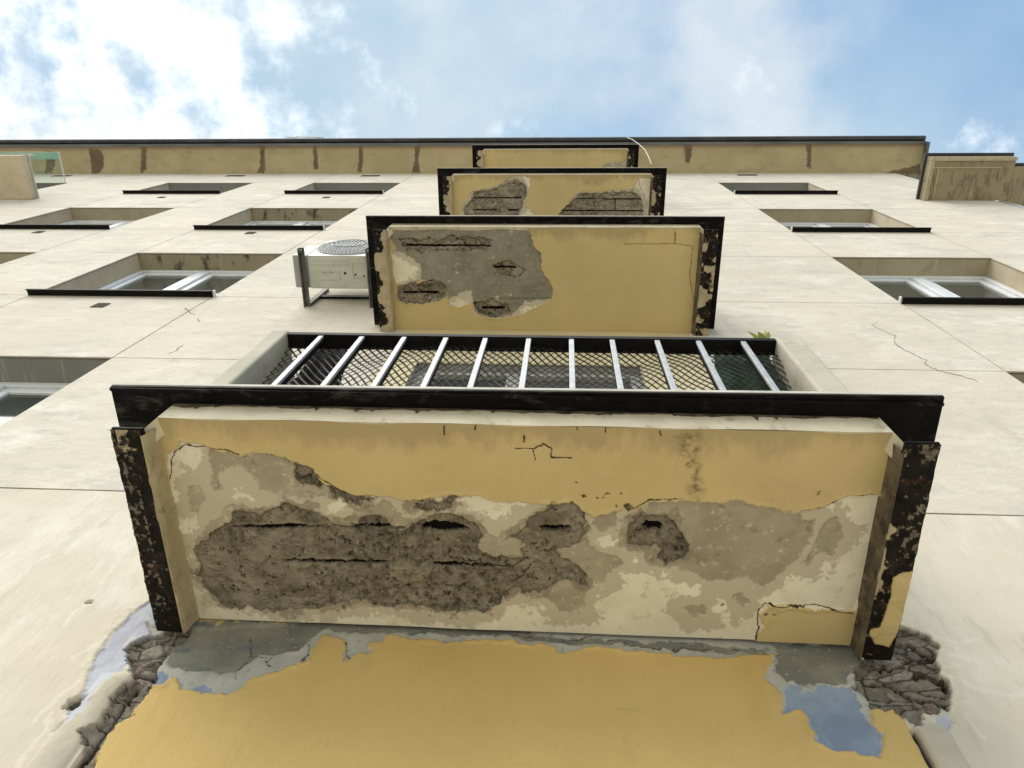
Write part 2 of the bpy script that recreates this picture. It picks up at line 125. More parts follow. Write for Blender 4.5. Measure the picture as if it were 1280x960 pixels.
def grid_mesh(name, X, Y, Z, attrs, mat, parent=None, keep=None, smooth=True):
    """X, Y, Z: (nv, nu) arrays -> one mesh with float point attributes"""
    nv, nu = X.shape
    co = np.stack([X, Y, Z], -1).reshape(-1, 3).astype(np.float32)
    idx = np.arange(nu*nv).reshape(nv, nu)
    q = np.stack([idx[:-1, :-1], idx[:-1, 1:], idx[1:, 1:], idx[1:, :-1]], -1).reshape(-1, 4)
    if keep is not None: q = q[keep.reshape(-1)]
    me = bpy.data.meshes.new(name)
    me.vertices.add(len(co)); me.vertices.foreach_set('co', co.ravel())
    me.loops.add(q.size); me.loops.foreach_set('vertex_index', q.ravel().astype(np.int32))
    me.polygons.add(len(q)); me.polygons.foreach_set('loop_start', (np.arange(len(q))*4).astype(np.int32))
    me.update(calc_edges=True)
    me.polygons.foreach_set('use_smooth', np.full(len(q), smooth))
    for k, a in attrs.items():
        at = me.attributes.new(k, 'FLOAT', 'POINT'); at.data.foreach_set('value', np.asarray(a, np.float32).ravel())
    me.materials.append(mat)
    me.update()
    return link(bpy.data.objects.new(name, me), parent)

# ------------------------------------------------------------------ materials
class NT:
    def __init__(s, name):
        s.m = bpy.data.materials.new(name); s.m.use_nodes = True
        s.t = s.m.node_tree; s.t.nodes.clear()
        s.out = s.n('ShaderNodeOutputMaterial'); s.b = s.n('ShaderNodeBsdfPrincipled')
        s.l(s.b.outputs[0], s.out.inputs[0])
        s.tc = s.n('ShaderNodeTexCoord').outputs['Object']
    def n(s, k): return s.t.nodes.new(k)
    def l(s, a, b): s.t.links.new(a, b)
    def put(s, sock, v):
        if hasattr(v, 'is_output') or isinstance(v, bpy.types.NodeSocket): s.l(v, sock)
        else:
            if isinstance(v, (tuple, list)) and len(v) == 3: v = (*v, 1)
            sock.default_value = v
    def noise(s, scale, detail=4, rough=.55, stretch=None, dist=0., off=0.):
        v = s.tc
        if stretch or off:
            mp = s.n('ShaderNodeMapping'); s.l(v, mp.inputs[0]); v = mp.outputs[0]
            if stretch: mp.inputs['Scale'].default_value = stretch
            mp.inputs['Location'].default_value = (off, off*.7, off*1.3)
        t = s.n('ShaderNodeTexNoise'); s.l(v, t.inputs['Vector'])
        t.inputs['Scale'].default_value = scale; t.inputs['Detail'].default_value = detail
        t.inputs['Roughness'].default_value = rough; t.inputs['Distortion'].default_value = dist
        return t.outputs['Fac']
    def vor(s, scale, feature='F1', out='Distance', stretch=None):
        v = s.tc
        if stretch:
            mp = s.n('ShaderNodeMapping'); s.l(v, mp.inputs[0]); v = mp.outputs[0]; mp.inputs['Scale'].default_value = stretch
        t = s.n('ShaderNodeTexVoronoi'); t.feature = feature; s.l(v, t.inputs['Vector']); t.inputs['Scale'].default_value = scale
        return t.outputs[out]
    def attr(s, name):
        a = s.n('ShaderNodeAttribute'); a.attribute_name = name; return a.outputs['Fac']
    def ramp(s, v, a, b, lo=0., hi=1.):
        r = s.n('ShaderNodeMapRange'); r.clamp = True
        s.put(r.inputs['Value'], v); r.inputs['From Min'].default_value = a; r.inputs['From Max'].default_value = b
        r.inputs['To Min'].default_value = lo; r.inputs['To Max'].default_value = hi
        return r.outputs[0]
    def math(s, op, a, b=0.):
        r = s.n('ShaderNodeMath'); r.operation = op; s.put(r.inputs[0], a); s.put(r.inputs[1], b); return r.outputs[0]
    def mix(s, f, a, b, mode='MIX'):
        r = s.n('ShaderNodeMix'); r.data_type = 'RGBA'; r.blend_type = mode
        s.put(r.inputs['Factor'], f); s.put(r.inputs[6], a); s.put(r.inputs[7], b); return r.outputs[2]
    def bump(s, h, strength=.3, dist=.01, prev=None):
        b = s.n('ShaderNodeBump'); s.put(b.inputs['Height'], h); b.inputs['Strength'].default_value = strength
        b.inputs['Distance'].default_value = dist
        if prev is not None: s.l(prev, b.inputs['Normal'])
        return b.outputs[0]
    def done(s, color, rough=.8, metal=0., normal=None, spec=.3):
        s.put(s.b.inputs['Base Color'], color); s.put(s.b.inputs['Roughness'], rough); s.put(s.b.inputs['Metallic'], metal)
        s.put(s.b.inputs['Specular IOR Level'], spec)
        if normal is not None: s.l(normal, s.b.inputs['Normal'])
        return s.m
def two(t, a, b, scale, detail=4, lo=.35, hi=.65, stretch=None, off=0.):
    return t.mix(t.ramp(t.noise(scale, detail, .6, stretch, off=off), lo, hi), a, b)

CREAM1, CREAM2 = (.57, .50, .36), (.46, .40, .28)
YEL1, YEL2 = (.56, .44, .215), (.49, .38, .18)

def wall_material(name, yellow=False, dense=False):
    t = NT(name)
    c = two(t, (.63, .58, .475), (.55, .505, .415), 1.1, 6, .36, .62)
    c = t.mix(t.ramp(t.noise(2.6, 6, .7, (1, 1, 1.9), off=3.), .5, .68), c, (.70, .66, .57))
    c = t.mix(t.ramp(t.noise(1.6, 6, .68, (1, 1, 2.4), off=9.), .54, .66, 0, .7), c, (.45, .425, .38))
    c = t.mix(t.ramp(t.noise(4.5, 7, .74, (1, 1, 1.6), off=51.), .53, .66, 0, .6), c, (.44, .42, .37))
    c = t.mix(t.ramp(t.noise(.55, 3, .5, off=21.), .42, .64, 0, .38), c, (.63, .55, .435))
    c = t.mix(t.ramp(t.noise(13, 4, .6, (1, 1, .6)), .56, .72, 0, .3), c, (.41, .39, .34))
    c = t.mix(t.ramp(t.noise(6, 2, .5, (1, 1, .12), off=40.), .62, .74, 0, .25), c, (.40, .37, .31))
    c = t.mix(t.ramp(t.noise(70, 4, .75), .58, .66, 0, .4), c, (.40, .37, .31))
    n = t.bump(t.noise(9, 7, .7, (1, 1, 1.5)), .5, .02)
    n = t.bump(t.noise(150, 3, .6), .25, .003, n)
    return t.done(c, .88, normal=n)

def soffit_material(name, tan1, tan2):
    t = NT(name)
    e = t.math('MULTIPLY', t.math('SUBTRACT', t.noise(130, 6, .75), .5), .016)
    e2 = t.math('MULTIPLY', t.math('SUBTRACT', t.noise(50, 8, .78), .5), .040)
    def lay(a, ed, w=.0012): return t.ramp(t.math('ADD', t.attr(a), ed), w, -w)
    yel = two(t, YEL1, YEL2, 2.5, 5, .3, .7)
    yel = t.mix(t.ramp(t.noise(5, 6, .65, off=5.), .55, .75, 0, .5), yel, (.47, .35, .16))
    yel = t.mix(t.ramp(t.noise(11, 7, .75, off=33.), .56, .7, 0, .4), yel, (.40, .32, .18))
    yel = t.mix(t.ramp(t.noise(2.2, 4, .6, off=37.), .5, .7, 0, .5), yel, (.56, .435, .21))
    yel = t.mix(t.ramp(t.noise(70, 3, .6), .62, .75, 0, .35), yel, (.36, .26, .12))
    # water stains with a ragged outline along the drip edge
    stain = t.ramp(t.math('ADD', t.attr('stain'), t.math('MULTIPLY', t.math('SUBTRACT', t.noise(7, 7, .74, (1, .45, 1)), .5), .26)), .015, -.04, 0, .5)
    yel = t.mix(stain, yel, (.27, .205, .115))
    yel = t.mix(t.math('MULTIPLY', lay('rust', e2, .012), t.ramp(t.noise(45, 5, .7), .42, .6, .1, .85)), yel, (.16, .10, .05))
    cr = two(t, (.75, .71, .575), (.62, .57, .44), 6, 5, .35, .65)
    cr = t.mix(t.ramp(t.noise(22, 7, .76), .56, .66, 0, .6), cr, (.41, .36, .26))
    e3 = t.math('MULTIPLY', t.math('SUBTRACT', t.noise(26, 6, .75, off=13.), .5), .07)
    e4 = t.math('MULTIPLY', t.math('SUBTRACT', t.noise(13, 6, .72, off=17.), .5), .24)
    tan = two(t, tan1, tan2, 9, 6, .35, .65)
    tan = t.mix(t.ramp(t.noise(38, 5, .72, off=2.), .56, .68, 0, .8), tan, tuple(v*1.35 for v in tan1))
    tan = t.mix(t.ramp(t.noise(21, 6, .75, off=23.), .57, .66, 0, .75), tan, tuple(v*.66 for v in tan2))
    tan = t.mix(t.ramp(t.noise(4, 3, .6, off=7.), .62, .7, 0, .5), tan, (.34, .235, .15))
    tan = t.mix(t.ramp(t.noise(11, 8, .74, off=27.), .615, .625, 0, .9), tan, (.53, .48, .36))
    dk = two(t, (.45, .395, .295), (.27, .23, .165), 8, 6, .40, .60)
    dk = t.mix(t.ramp(t.noise(17, 5, .72, off=31.), .55, .66, 0, .7), dk, (.42, .375, .285))
    dk = t.mix(t.ramp(t.vor(62), .30, .14, 0, .75), dk, two(t, (.42, .375, .29), (.28, .24, .175), 30))
    dk = t.mix(t.ramp(t.noise(7, 8, .82, (.7, 1.7, 1), off=71.), .49, .56, 0, .8), dk, two(t, (.16, .13, .095), (.27, .23, .168), 30))
    dk = t.mix(t.ramp(t.noise(10, 8, .8, (.8, 1.5, 1), off=75.), .54, .58, 0, .8), dk, (.36, .315, .23))
    dk = t.mix(t.ramp(t.noise(40, 7, .82), .55, .61, 0, .95), dk, (.018, .012, .009))
    dk = t.mix(t.ramp(t.noise(52, 6, .8, off=79.), .575, .61, 0, .9), dk, (.46, .42, .33))
    dk = t.mix(t.ramp(t.noise(14, 4, .7, off=4.), .6, .70, 0, .6), dk, (.13, .075, .042))
    c = t.mix(lay('d1', e), yel, cr)
    blot = t.math('MULTIPLY', t.ramp(t.math('ADD', t.attr('d2'), e4), .043, .037, 0, .8), lay('d1', e))
    c = t.mix(blot, c, (.44, .385, .28))
    c = t.mix(lay('d2', e2, .003), c, tan)
    c = t.mix(t.math('MULTIPLY', lay('d1', e), t.ramp(t.math('ADD', t.attr('d3'), e4), .014, .009, 0, .75)), c, two(t, (.27, .23, .165), (.20, .168, .12), 30, 5))
    c = t.mix(lay('d3', e3, .003), c, dk)  # dark concrete; the small crescents paint the shadows of loose flakes
    c = t.mix(lay('plug', e2, .002), c, two(t, (.42, .36, .26), (.30, .26, .19), 40))
    c = t.mix(lay('d4', t.math('MULTIPLY', e, .5), .001), c, (.008, .006, .005))
    c = t.mix(lay('pit', t.math('MULTIPLY', e, .3), .001), c, (.10, .07, .04))
    c = t.mix(t.ramp(t.math('ADD', t.attr('dc'), t.math('MULTIPLY', e, .35)), .0026, .0012), c, (.055, .038, .022))  # hairline cracks, and dark lines painting the shadow under lifted paint edges
    rough3 = t.math('MULTIPLY', lay('d3', e2, .004), t.noise(90, 6, .75))
    n = t.bump(rough3, .9, .02)
    n = t.bump(t.math('ADD', t.noise(120, 4, .6), t.math('MULTIPLY', t.noise(9, 4), 2.)), .25, .004, n)
    return t.done(c, .9, normal=n, spec=.2)

def lower_wall_material():
    t = NT('peeling_wall_paint')
    e = t.math('MULTIPLY', t.math('SUBTRACT', t.noise(140, 4, .65), .5), .012)
    e2 = t.math('MULTIPLY', t.math('SUBTRACT', t.noise(34, 5, .7), .5), .035)
    def lay(a, ed, w=.0014): return t.ramp(t.math('ADD', t.attr(a), ed), w, -w)
    w = two(t, (.64, .585, .475), (.56, .51, .41), 1.3, 5, .36, .62)
    w = t.mix(t.ramp(t.noise(3.2, 6, .7, (1, 1, .5), off=3.), .5, .66, 0, .8), w, (.71, .675, .585))
    w = t.mix(t.ramp(t.noise(9, 5, .68, (2.2, 1, .45), off=8.), .58, .7, 0, .55), w, (.46, .425, .345))
    w = t.mix(t.ramp(t.noise(5, 7, .75, (1.4, 1, .7), off=61.), .54, .66, 0, .5), w, (.50, .465, .385))
    w = t.mix(t.ramp(t.noise(1.1, 3, .5, off=21.), .48, .7, 0, .4), w, (.61, .50, .39))
    w = t.mix(t.ramp(t.math('ADD', t.attr('halo'), e2), .02, -.02, 0, .8), w, two(t, (.67, .62, .50), (.53, .47, .36), 45, 5))
    w = t.mix(t.ramp(t.math('ADD', t.attr('scr'), t.math('MULTIPLY', e2, .5)), .012, .003, 0, .45), w, (.70, .66, .57))
    yel = two(t, (.61, .445, .175), (.54, .385, .145), 1.8, 5, .3, .7)
    yel = t.mix(t.ramp(t.noise(9, 8, .76, (2.2, 1, .5), off=81.), .54, .70, 0, .35), yel, (.47, .33, .13))
    yel = t.mix(t.ramp(t.noise(4, 8, .7, (.5, 1, 3.5), off=85.), .62, .68, 0, .3), yel, (.40, .29, .13))
    yel = t.mix(t.ramp(t.noise(3.5, 6, .7, (1, 1, .35), off=5.), .56, .74, 0, .5), yel, (.47, .31, .10))
    yel = t.mix(t.ramp(t.noise(60, 3, .6), .64, .74, 0, .3), yel, (.42, .28, .11))
    c = t.mix(t.ramp(t.attr('yel'), .001, -.001), w, yel)
    fl = two(t, (.47, .465, .41), (.36, .37, .335), 14, 5)
    fl = t.mix(t.ramp(t.noise(40, 5, .7), .58, .66, 0, .7), fl, (.25, .265, .26))
    gr = two(t, (.17, .175, .145), (.245, .24, .195), 7, 6, .4, .62)
    gr = t.mix(t.ramp(t.noise(11, 5, .65, (1, 1, 2), off=6.), .55, .64, 0, .8), gr, (.125, .145, .17))
    gr = t.mix(t.ramp(t.noise(48, 4, .7, off=2.), .6, .66, 0, .8), gr, (.38, .37, .31))
    bl = two(t, (.20, .255, .345), (.30, .37, .475), 6, 7, .4, .62)
    bl = t.mix(t.ramp(t.noise(45, 5, .7), .62, .7, 0, .6), bl, (.47, .49, .47))
    lv = two(t, (.39, .405, .47), (.50, .525, .58), 9, 6, .38, .62, (1, 1, .5))
    lv = t.mix(t.ramp(t.noise(30, 5, .7, (1, 1, .4)), .5, .6, 0, .8), lv, (.55, .53, .49))
    br = two(t, (.42, .375, .30), (.27, .235, .18), 12, 6, .38, .62)
    vc = t.n('ShaderNodeSeparateColor'); t.l(t.vor(11, 'F1', 'Color', (.75, 1, 1.6)), vc.inputs[0])
    br = t.mix(t.ramp(vc.outputs[0], .3, .9, 0, .8), br, (.50, .465, .40))
    br = t.mix(t.ramp(vc.outputs[1], .6, .9, 0, .55), br, (.17, .14, .11))
    br = t.mix(t.ramp(t.math('ADD', t.vor(11, 'DISTANCE_TO_EDGE', 'Distance', (.75, 1, 1.6)), t.math('MULTIPLY', t.math('SUBTRACT', t.noise(30, 5, .7), .5), .16)), .05, .01, 0, .85), br, (.06, .048, .038))
    br = t.mix(t.ramp(t.noise(8, 3, .6, off=3.), .60, .68, 0, .6), br, (.35, .235, .20))
    br = t.mix(t.ramp(t.noise(34, 6, .8, (1, 1, 2.2)), .53, .64, 0, .85), br, (.085, .07, .055))
    br = t.mix(t.ramp(t.noise(26, 5, .75, off=9.), .58, .66, 0, .8), br, (.44, .41, .35))
    c = t.mix(t.math('MULTIPLY', t.attr('bead'), t.ramp(t.noise(9, 6, .7, off=44.), .3, .6, .35, .85)), c, (.44, .40, .315))
    c = t.mix(lay('lav', e2), c, lv)
    c = t.mix(lay('d1', e), c, fl)
    c = t.mix(lay('grey', e2, .003), c, gr)
    c = t.mix(lay('blue', e), c, bl)
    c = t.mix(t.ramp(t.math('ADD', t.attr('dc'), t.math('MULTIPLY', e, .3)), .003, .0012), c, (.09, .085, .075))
    c = t.mix(lay('brick', e, .002), c, br)
    c = t.mix(t.ramp(t.math('ADD', t.attr('bcrack'), t.math('MULTIPLY', e, .6)), .007, .0015), c, (.045, .036, .028))
    c = t.mix(t.ramp(t.attr('groove'), .002, -.002), c, (.06, .045, .03))
    c = t.mix(lay('hole', e, .002), c, (.13, .115, .095))
    n = t.bump(t.math('MULTIPLY', lay('brick', e, .004), t.noise(60, 6, .75)), .9, .02)
    n = t.bump(t.noise(20, 5, .65, (1.6, 1, .5)), .3, .010, n)
    n = t.bump(t.noise(150, 3, .6), .2, .003, n)
    return t.done(c, .86, normal=n, spec=.25)

def steel_material():
    """black bitumen-painted flange with flaking rust and bits of old paint"""
    t = NT('rusty_black_flange')
    e = t.math('MULTIPLY', t.math('SUBTRACT', t.noise(150, 4, .7), .5), .014)
    def lay(a, ed, w=.0015): return t.ramp(t.math('ADD', t.attr(a), ed), w, -w)
    c = two(t, (.0045, .0038, .0033), (.013, .0095, .0075), 20)
    c = t.mix(t.ramp(t.noise(24, 7, .76, off=5.), .54, .66, 0, .8), c, (.07, .034, .019))
    fleck = two(t, (.19, .165, .12), (.10, .085, .062), 26, 5)
    c = t.mix(lay('d1', e), c, fleck)
    crm = two(t, (.44, .37, .24), (.33, .27, .17), 16, 5)
    c = t.mix(lay('d2', e), c, crm)
    c = t.mix(lay('d3', e), c, two(t, YEL1, YEL2, 5))
    n = t.bump(t.noise(70, 5, .7), .55, .008)
    return t.done(c, t.ramp(t.noise(30), .3, .7, .45, .8), normal=n, spec=.12)

def plain(name, a, b, scale=8, rough=.8, metal=0., bump=.15, bscale=60, spec=.3, dirt=None, stretch=None):
    t = NT(name)
    c = two(t, a, b, scale, 5, .35, .65, stretch)
    if dirt: c = t.mix(t.ramp(t.noise(scale*1.7, 6, .72, stretch, off=6.), .55, .7, 0, .75), c, dirt)
    n = t.bump(t.noise(bscale, 4, .6), bump, .004)
    return t.done(c, rough, metal, n, spec)

def plate_material():
    t = NT('black_painted_plate')
    c = two(t, (.0022, .002, .0019), (.0055, .005, .0046), 12)
    c = t.mix(t.ramp(t.noise(6, 5, .72, (1, 3, 1), dist=1.2, off=2.), .55, .70, 0, .8), c, (.055, .05, .045))
    c = t.mix(t.ramp(t.noise(24, 5, .75, off=8.), .64, .73, 0, .7), c, (.06, .03, .02))
    n = t.bump(t.noise(35, 5, .7), .5, .006)
    return t.done(c, t.ramp(t.noise(14), .3, .7, .35, .7), normal=n, spec=.08)

def eave_material():
    t = NT('eave_plaster')
    c = two(t, (.44, .365, .215), (.35, .285, .165), 2.2, 5, .3, .7)
    c = t.mix(t.ramp(t.noise(5, 6, .7, (.5, 1, 1), off=3.), .55, .72, 0, .5), c, (.19, .155, .095))
    e = t.math('MULTIPLY', t.math('SUBTRACT', t.noise(14, 5, .7), .5), .10)
    c = t.mix(t.ramp(t.math('ADD', t.attr('d1'), e), .012, -.012, 0, .9), c, two(t, (.085, .062, .038), (.13, .095, .06), 9))
    c = t.mix(t.ramp(t.math('ADD', t.attr('lip'), t.math('MULTIPLY', e, .3)), .02, -.005, 0, .55), c, (.24, .155, .10))
    n = t.bump(t.noise(40, 4), .2, .005)
    return t.done(c, .88, normal=n)

def reveal_material(name, a, b, d, lo=.55, hi=.70, amt=.65):
    t = NT(name)
    c = two(t, a, b, 3.5, 5, .3, .7)
    c = t.mix(t.ramp(t.noise(5, 7, .76, (1.3, .55, .5), off=4.), lo, hi, 0, amt), c, d)
    c = t.mix(t.ramp(t.noise(14, 4, .6, (2.2, .12, 1), off=12.), .62, .72, 0, .4), c, (.55, .50, .38))
    n = t.bump(t.noise(50, 4), .2, .004)
    return t.done(c, .85, normal=n)

def glass_material():
    t = NT('window_glass')
    c = two(t, (.035, .042, .038), (.075, .08, .072), 1.6, 3)
    return t.done(c, .06, spec=.5, normal=t.bump(t.noise(3, 2), .03, .02))

M = {}
M['wall'] = wall_material('painted_render')
M['soffit'] = soffit_material('flaking_soffit_paint', (.39, .345, .25), (.30, .262, .19))
M['soffit_grey'] = soffit_material('flaking_soffit_paint_over_grey_concrete', (.265, .245, .19), (.19, .175, .133))
M['lower'] = lower_wall_material()
M['steel'] = steel_material()
M['recess'] = plain('cream_yellow_render', (.64, .555, .345), (.56, .475, .28), 3, .88, bump=.3, dirt=(.46, .38, .22))
M['plate'] = plate_material()
M['eave'] = eave_material()
M['cream'] = plain('cream_plaster', (.60, .545, .40), (.50, .445, .315), 9, .85, dirt=(.24, .195, .13), bump=.4, bscale=40)
M['cove'] = plain('dirty_cream_plaster', (.43, .36, .22), (.34, .28, .17), 12, .88, dirt=(.13, .10, .065), bump=.5, bscale=45)
M['smear'] = plain('bitumen_smear', (.02, .016, .012), (.16, .13, .085), 22, .85)
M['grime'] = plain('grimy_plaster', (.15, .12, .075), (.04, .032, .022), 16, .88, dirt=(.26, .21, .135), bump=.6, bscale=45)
M['parapet'] = plain('parapet_render', (.50, .465, .37), (.41, .38, .30), 5, .88, dirt=(.27, .25, .20), bump=.4, bscale=35)
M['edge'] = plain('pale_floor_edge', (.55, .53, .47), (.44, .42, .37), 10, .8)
M['black'] = plain('black_steel', (.004, .0037, .0034), (.009, .0083, .0075), 20, .6, bump=.2, dirt=(.03, .019, .013), spec=.12)
M['bar'] = plain('galvanised_bar', (.43, .44, .45), (.33, .34, .35), 25, .5, .3, bump=.2, dirt=(.25, .24, .23), spec=.5)
M['mesh'] = plain('expanded_metal', (.012, .011, .010), (.03, .024, .018), 40, .55)
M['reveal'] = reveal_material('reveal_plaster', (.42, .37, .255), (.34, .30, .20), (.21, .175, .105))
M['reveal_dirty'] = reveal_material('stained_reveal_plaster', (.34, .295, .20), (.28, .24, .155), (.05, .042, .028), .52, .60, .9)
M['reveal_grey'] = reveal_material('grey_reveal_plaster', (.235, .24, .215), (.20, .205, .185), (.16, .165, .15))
M['corner'] = reveal_material('corner_balcony_plaster', (.31, .265, .17), (.25, .21, .13), (.13, .10, .06), .5, .62, .8)
M['jamb'] = plain('jamb_plaster', (.55, .475, .345), (.47, .40, .285), 5, .85, dirt=(.36, .29, .19))
M['pvc'] = plain('white_window_frame', (.74, .76, .77), (.66, .68, .69), 6, .35, bump=.03, spec=.5, dirt=(.52, .52, .50))
M['glass'] = glass_material()
M['door'] = plain('grey_door_frame', (.36, .345, .31), (.29, .28, .25), 6, .5)
M['unlit_room'] = plain('unlit_room_backing', (.02, .02, .02), (.03, .03, .03), 10, .6)
M['vent'] = plain('dark_vent', (.07, .06, .045), (.12, .10, .075), 20, .7)
M['groove'] = plain('joint_shadow_gap', (.12, .10, .075), (.18, .155, .12), 4, .9)
M['crack'] = plain('crack_line', (.16, .135, .10), (.24, .21, .16), 20, .9)
M['gutter'] = plain('grey_gutter', (.10, .105, .105), (.16, .165, .165), 3, .5, .2, spec=.5, dirt=(.06, .05, .04), stretch=(.3, 1, 1))
M['gutter_edge'] = plain('dark_roof_edge', (.03, .03, .032), (.055, .055, .058), 4, .5)
M['white'] = plain('white_trim', (.66, .66, .63), (.56, .56, .53), 6, .6)
M['ac'] = plain('air_conditioner_paint', (.50, .51, .43), (.43, .44, .365), 5, .45, dirt=(.33, .32, .24), bump=.05, spec=.5)
M['ac_white'] = plain('air_conditioner_front', (.68, .69, .66), (.60, .61, .58), 5, .4, bump=.05, spec=.5)
M['ac_side'] = plain('air_conditioner_cover', (.36, .37, .37), (.29, .30, .30), 5, .45, bump=.05)
M['grille'] = plain('fan_guard', (.16, .17, .18), (.22, .23, .24), 10, .5)
M['bracket'] = plain('bracket_steel', (.15, .15, .135), (.085, .085, .075), 14, .55, .3, dirt=(.04, .03, .022))
M['cloth_dark'] = plain('dark_blanket_cloth', (.010, .010, .010), (.028, .027, .025), 18, .95, bump=.6, bscale=200)
M['cloth_green'] = plain('dark_green_cloth', (.022, .05, .026), (.045, .085, .045), 16, .95, bump=.6, bscale=160)
M['leaf'] = plain('weed_leaf', (.16, .20, .03), (.25, .26, .05), 30, .6)
M['cable'] = plain('pale_cable', (.55, .52, .45), (.45, .42, .36), 20, .6)
M['awning'] = plain('green_plastic_sheet', (.20, .42, .33), (.28, .48, .38), 4, .4)
M['roof'] = plain('roof_sheet', (.12, .11, .10), (.16, .15, .14), 2, .8)
M['pavement'] = plain('pale_pavement', (.60, .555, .465), (.53, .49, .41), .8, .9, dirt=(.46, .43, .36))
def screen_glass():
    t = NT('clear_screen_glass')
    t.t.nodes.remove(t.b)
    tr = t.n('ShaderNodeBsdfTransparent'); tr.inputs[0].default_value = (.88, .94, .91, 1)
    gl = t.n('ShaderNodeBsdfGlossy'); gl.inputs['Roughness'].default_value = .05
    mx = t.n('ShaderNodeMixShader'); mx.inputs[0].default_value = .07
    t.l(tr.outputs[0], mx.inputs[1]); t.l(gl.outputs[0], mx.inputs[2]); t.l(mx.outputs[0], t.out.inputs[0])
    return t.m
M['screen'] = screen_glass()

# ------------------------------------------------------------------ ground
g = MB(); g.face([(-150, -150, 0), (150, -150, 0), (150, 150, 0), (-150, 150, 0)])
pv = g.build('pavement', M['pavement']); pv['kind'] = 'structure'
pv['label'] = 'pale paved ground in front of the building'; pv['category'] = 'pavement'

# ------------------------------------------------------------------ the building
B = empty('apartment_building')
B['label'] = 'tall cream rendered apartment building with decayed balconies seen steeply from below'
B['category'] = 'building'
XL, XR = -9.0, 3.80
VX = [XL, -6.95, -5.56, -4.41, -3.43, -2.754, -1.783, 1.635, 2.57, XR]
HZ = [1.66, 2.675, 3.5865, 4.623, 5.4496, 6.4914, 7.39, 8.2704, 9.16]
WIN = {}                                                  # (column, row) -> opening
for r in (0, 2, 4, 6):
    for c in (3, 5, 7): WIN[(c, r)] = 1
WIN[(0+1, 6)] = 1
GAP = .0045
DX0, DX1 = -.557, .300                                    # balcony doors
doors = [(H(1.25), H(2.675))] + [(H(2.675+1.93*i-1.42), H(2.675+1.93*i-.0)) for i in (1, 2, 3)]
wall = MB()
def panel(x0, x1, z0, z1, mi=0):
    """front sheet plus the returns into the joints (metres)"""
    d = .014
    wall.box(x0, x1, 0., d, z0, z1, mi)
for c in range(len(VX)-1):
    x0, x1 = VX[c]*K, VX[c+1]*K
    gl = GAP if c else 0; gr = GAP if c < len(VX)-2 else 0
    for r in range(len(HZ)-1):
        if (c, r) in WIN: continue
        z0, z1 = H(HZ[r])+GAP, H(HZ[r+1])-GAP
        if c == 6:
            cut = [(max(a, z0), min(b, z1)) for a, b in doors if a < z1 and b > z0]
            dx0, dx1 = DX0*K, DX1*K
            pl0, pl1 = -.69*K, .545*K
            ry = 1 if r <= 1 else 0
            panel(x0+gl, pl0, z0, z1); panel(pl0, dx0, z0, z1, ry); panel(dx1, pl1, z0, z1, ry); panel(pl1, x1-gr, z0, z1)
            zz = z0
            for a, b in sorted(cut):
                if a > zz+1e-4: panel(dx0, dx1, zz, a, ry)
                zz = max(zz, b)
            if zz < z1-1e-4: panel(dx0, dx1, zz, z1, 1 if r <= 1 else 0)
        else:
            panel(x0+gl, x1-gr, z0, z1)
# backing sheet behind the joints, in strips so that the openings stay open
for c in range(len(VX)-1):
    for r in range(len(HZ)-1):
        if (c, r) in WIN or c == 6: continue
wall_o = wall.build('wall', [M['wall'], M['recess']], B)
jb = MB()
for x in VX[1:-1]:
    jb.box(x*K-.02 if True else 0, x*K+.02, .0085, .0125, H(HZ[0]), H(9.16))
for z in HZ[:-1]:
    segs = [(XL, XR)]
    zz = H(z)
    jb2 = []
    for a, b in segs:
        inside = [d for d in doors if d[0] < zz < d[1]]
        jb2 += [(a, DX0), (DX1, b)] if inside else [(a, b)]
    for a, b in jb2: jb.box(a*K, b*K, .009, .013, zz-.02, zz+.02)
# (the strips sit inside the joints only: trim them where an opening lies beside them)
joint = MB()
def openings():
    for (c, r) in WIN: yield VX[c]*K, VX[c+1]*K, H(HZ[r]), H(HZ[r+1])
for x in VX[1:-1]:
    joint.box(x*K-GAP, x*K+GAP, .0105, .0125, H(HZ[0]), H(9.16))
for z in HZ[:-1]:
    zz = H(z)
    ins = any(d[0] < zz < d[1] for d in doors)
    for a, b in ([(XL, DX0), (DX1, XR)] if ins else [(XL, XR)]):
        joint.box(a*K, b*K, .008, .010, zz-GAP, zz+GAP)
joint.build('joint_filler', M['groove'], B)
# interior core, side wall, roof
core = MB()
core.box(XL*K, XR*K-.001, .42, 12., 0, H(9.3))
core.box(XR*K-.42, XR*K, .0145, .4195, 0, H(9.16))
core.box(XL*K, XL*K+.3, .0145, .4195, 0, H(9.16))
for z0, z1 in ((H(8.2704)+.04, H(9.16)),):
    core.box(XL*K+.31, XR*K-.425, .0145, .4195, z0, z1)
core.build('side_wall', M['wall'], B)

# ---- lower wall: one dense sheet with peeling paint, broken brick, rolled trims
DW = DATA['w']
step = .0042
lx0, lx1, lz0, lz1 = -1.72*K, 1.50*K, H(.66), H(1.66)-GAP
nu = int((lx1-lx0)/step)+1; nv = int((lz1-lz0)/step)+1
GX, GZ = np.meshgrid(np.linspace(lx0, lx1, nu), np.linspace(lz0, lz1, nv))
wx = GX + fbm(GX, GZ, 18, 4, 1)*.040 + fbm(GX, GZ, 80, 3, 2)*.016
wz = GZ + fbm(GX, GZ, 18, 4, 5)*.040 + fbm(GX, GZ, 80, 3, 6)*.016
A = {k: sdf(wx, wz, DW[k]) for k in ('d1', 'grey', 'blue', 'lav', 'halo', 'brick', 'hole')}
bx_ = GX + fbm(GX, GZ, 24, 5, 61, .7)*.05; bz_ = GZ + fbm(GX, GZ, 24, 5, 65, .7)*.05
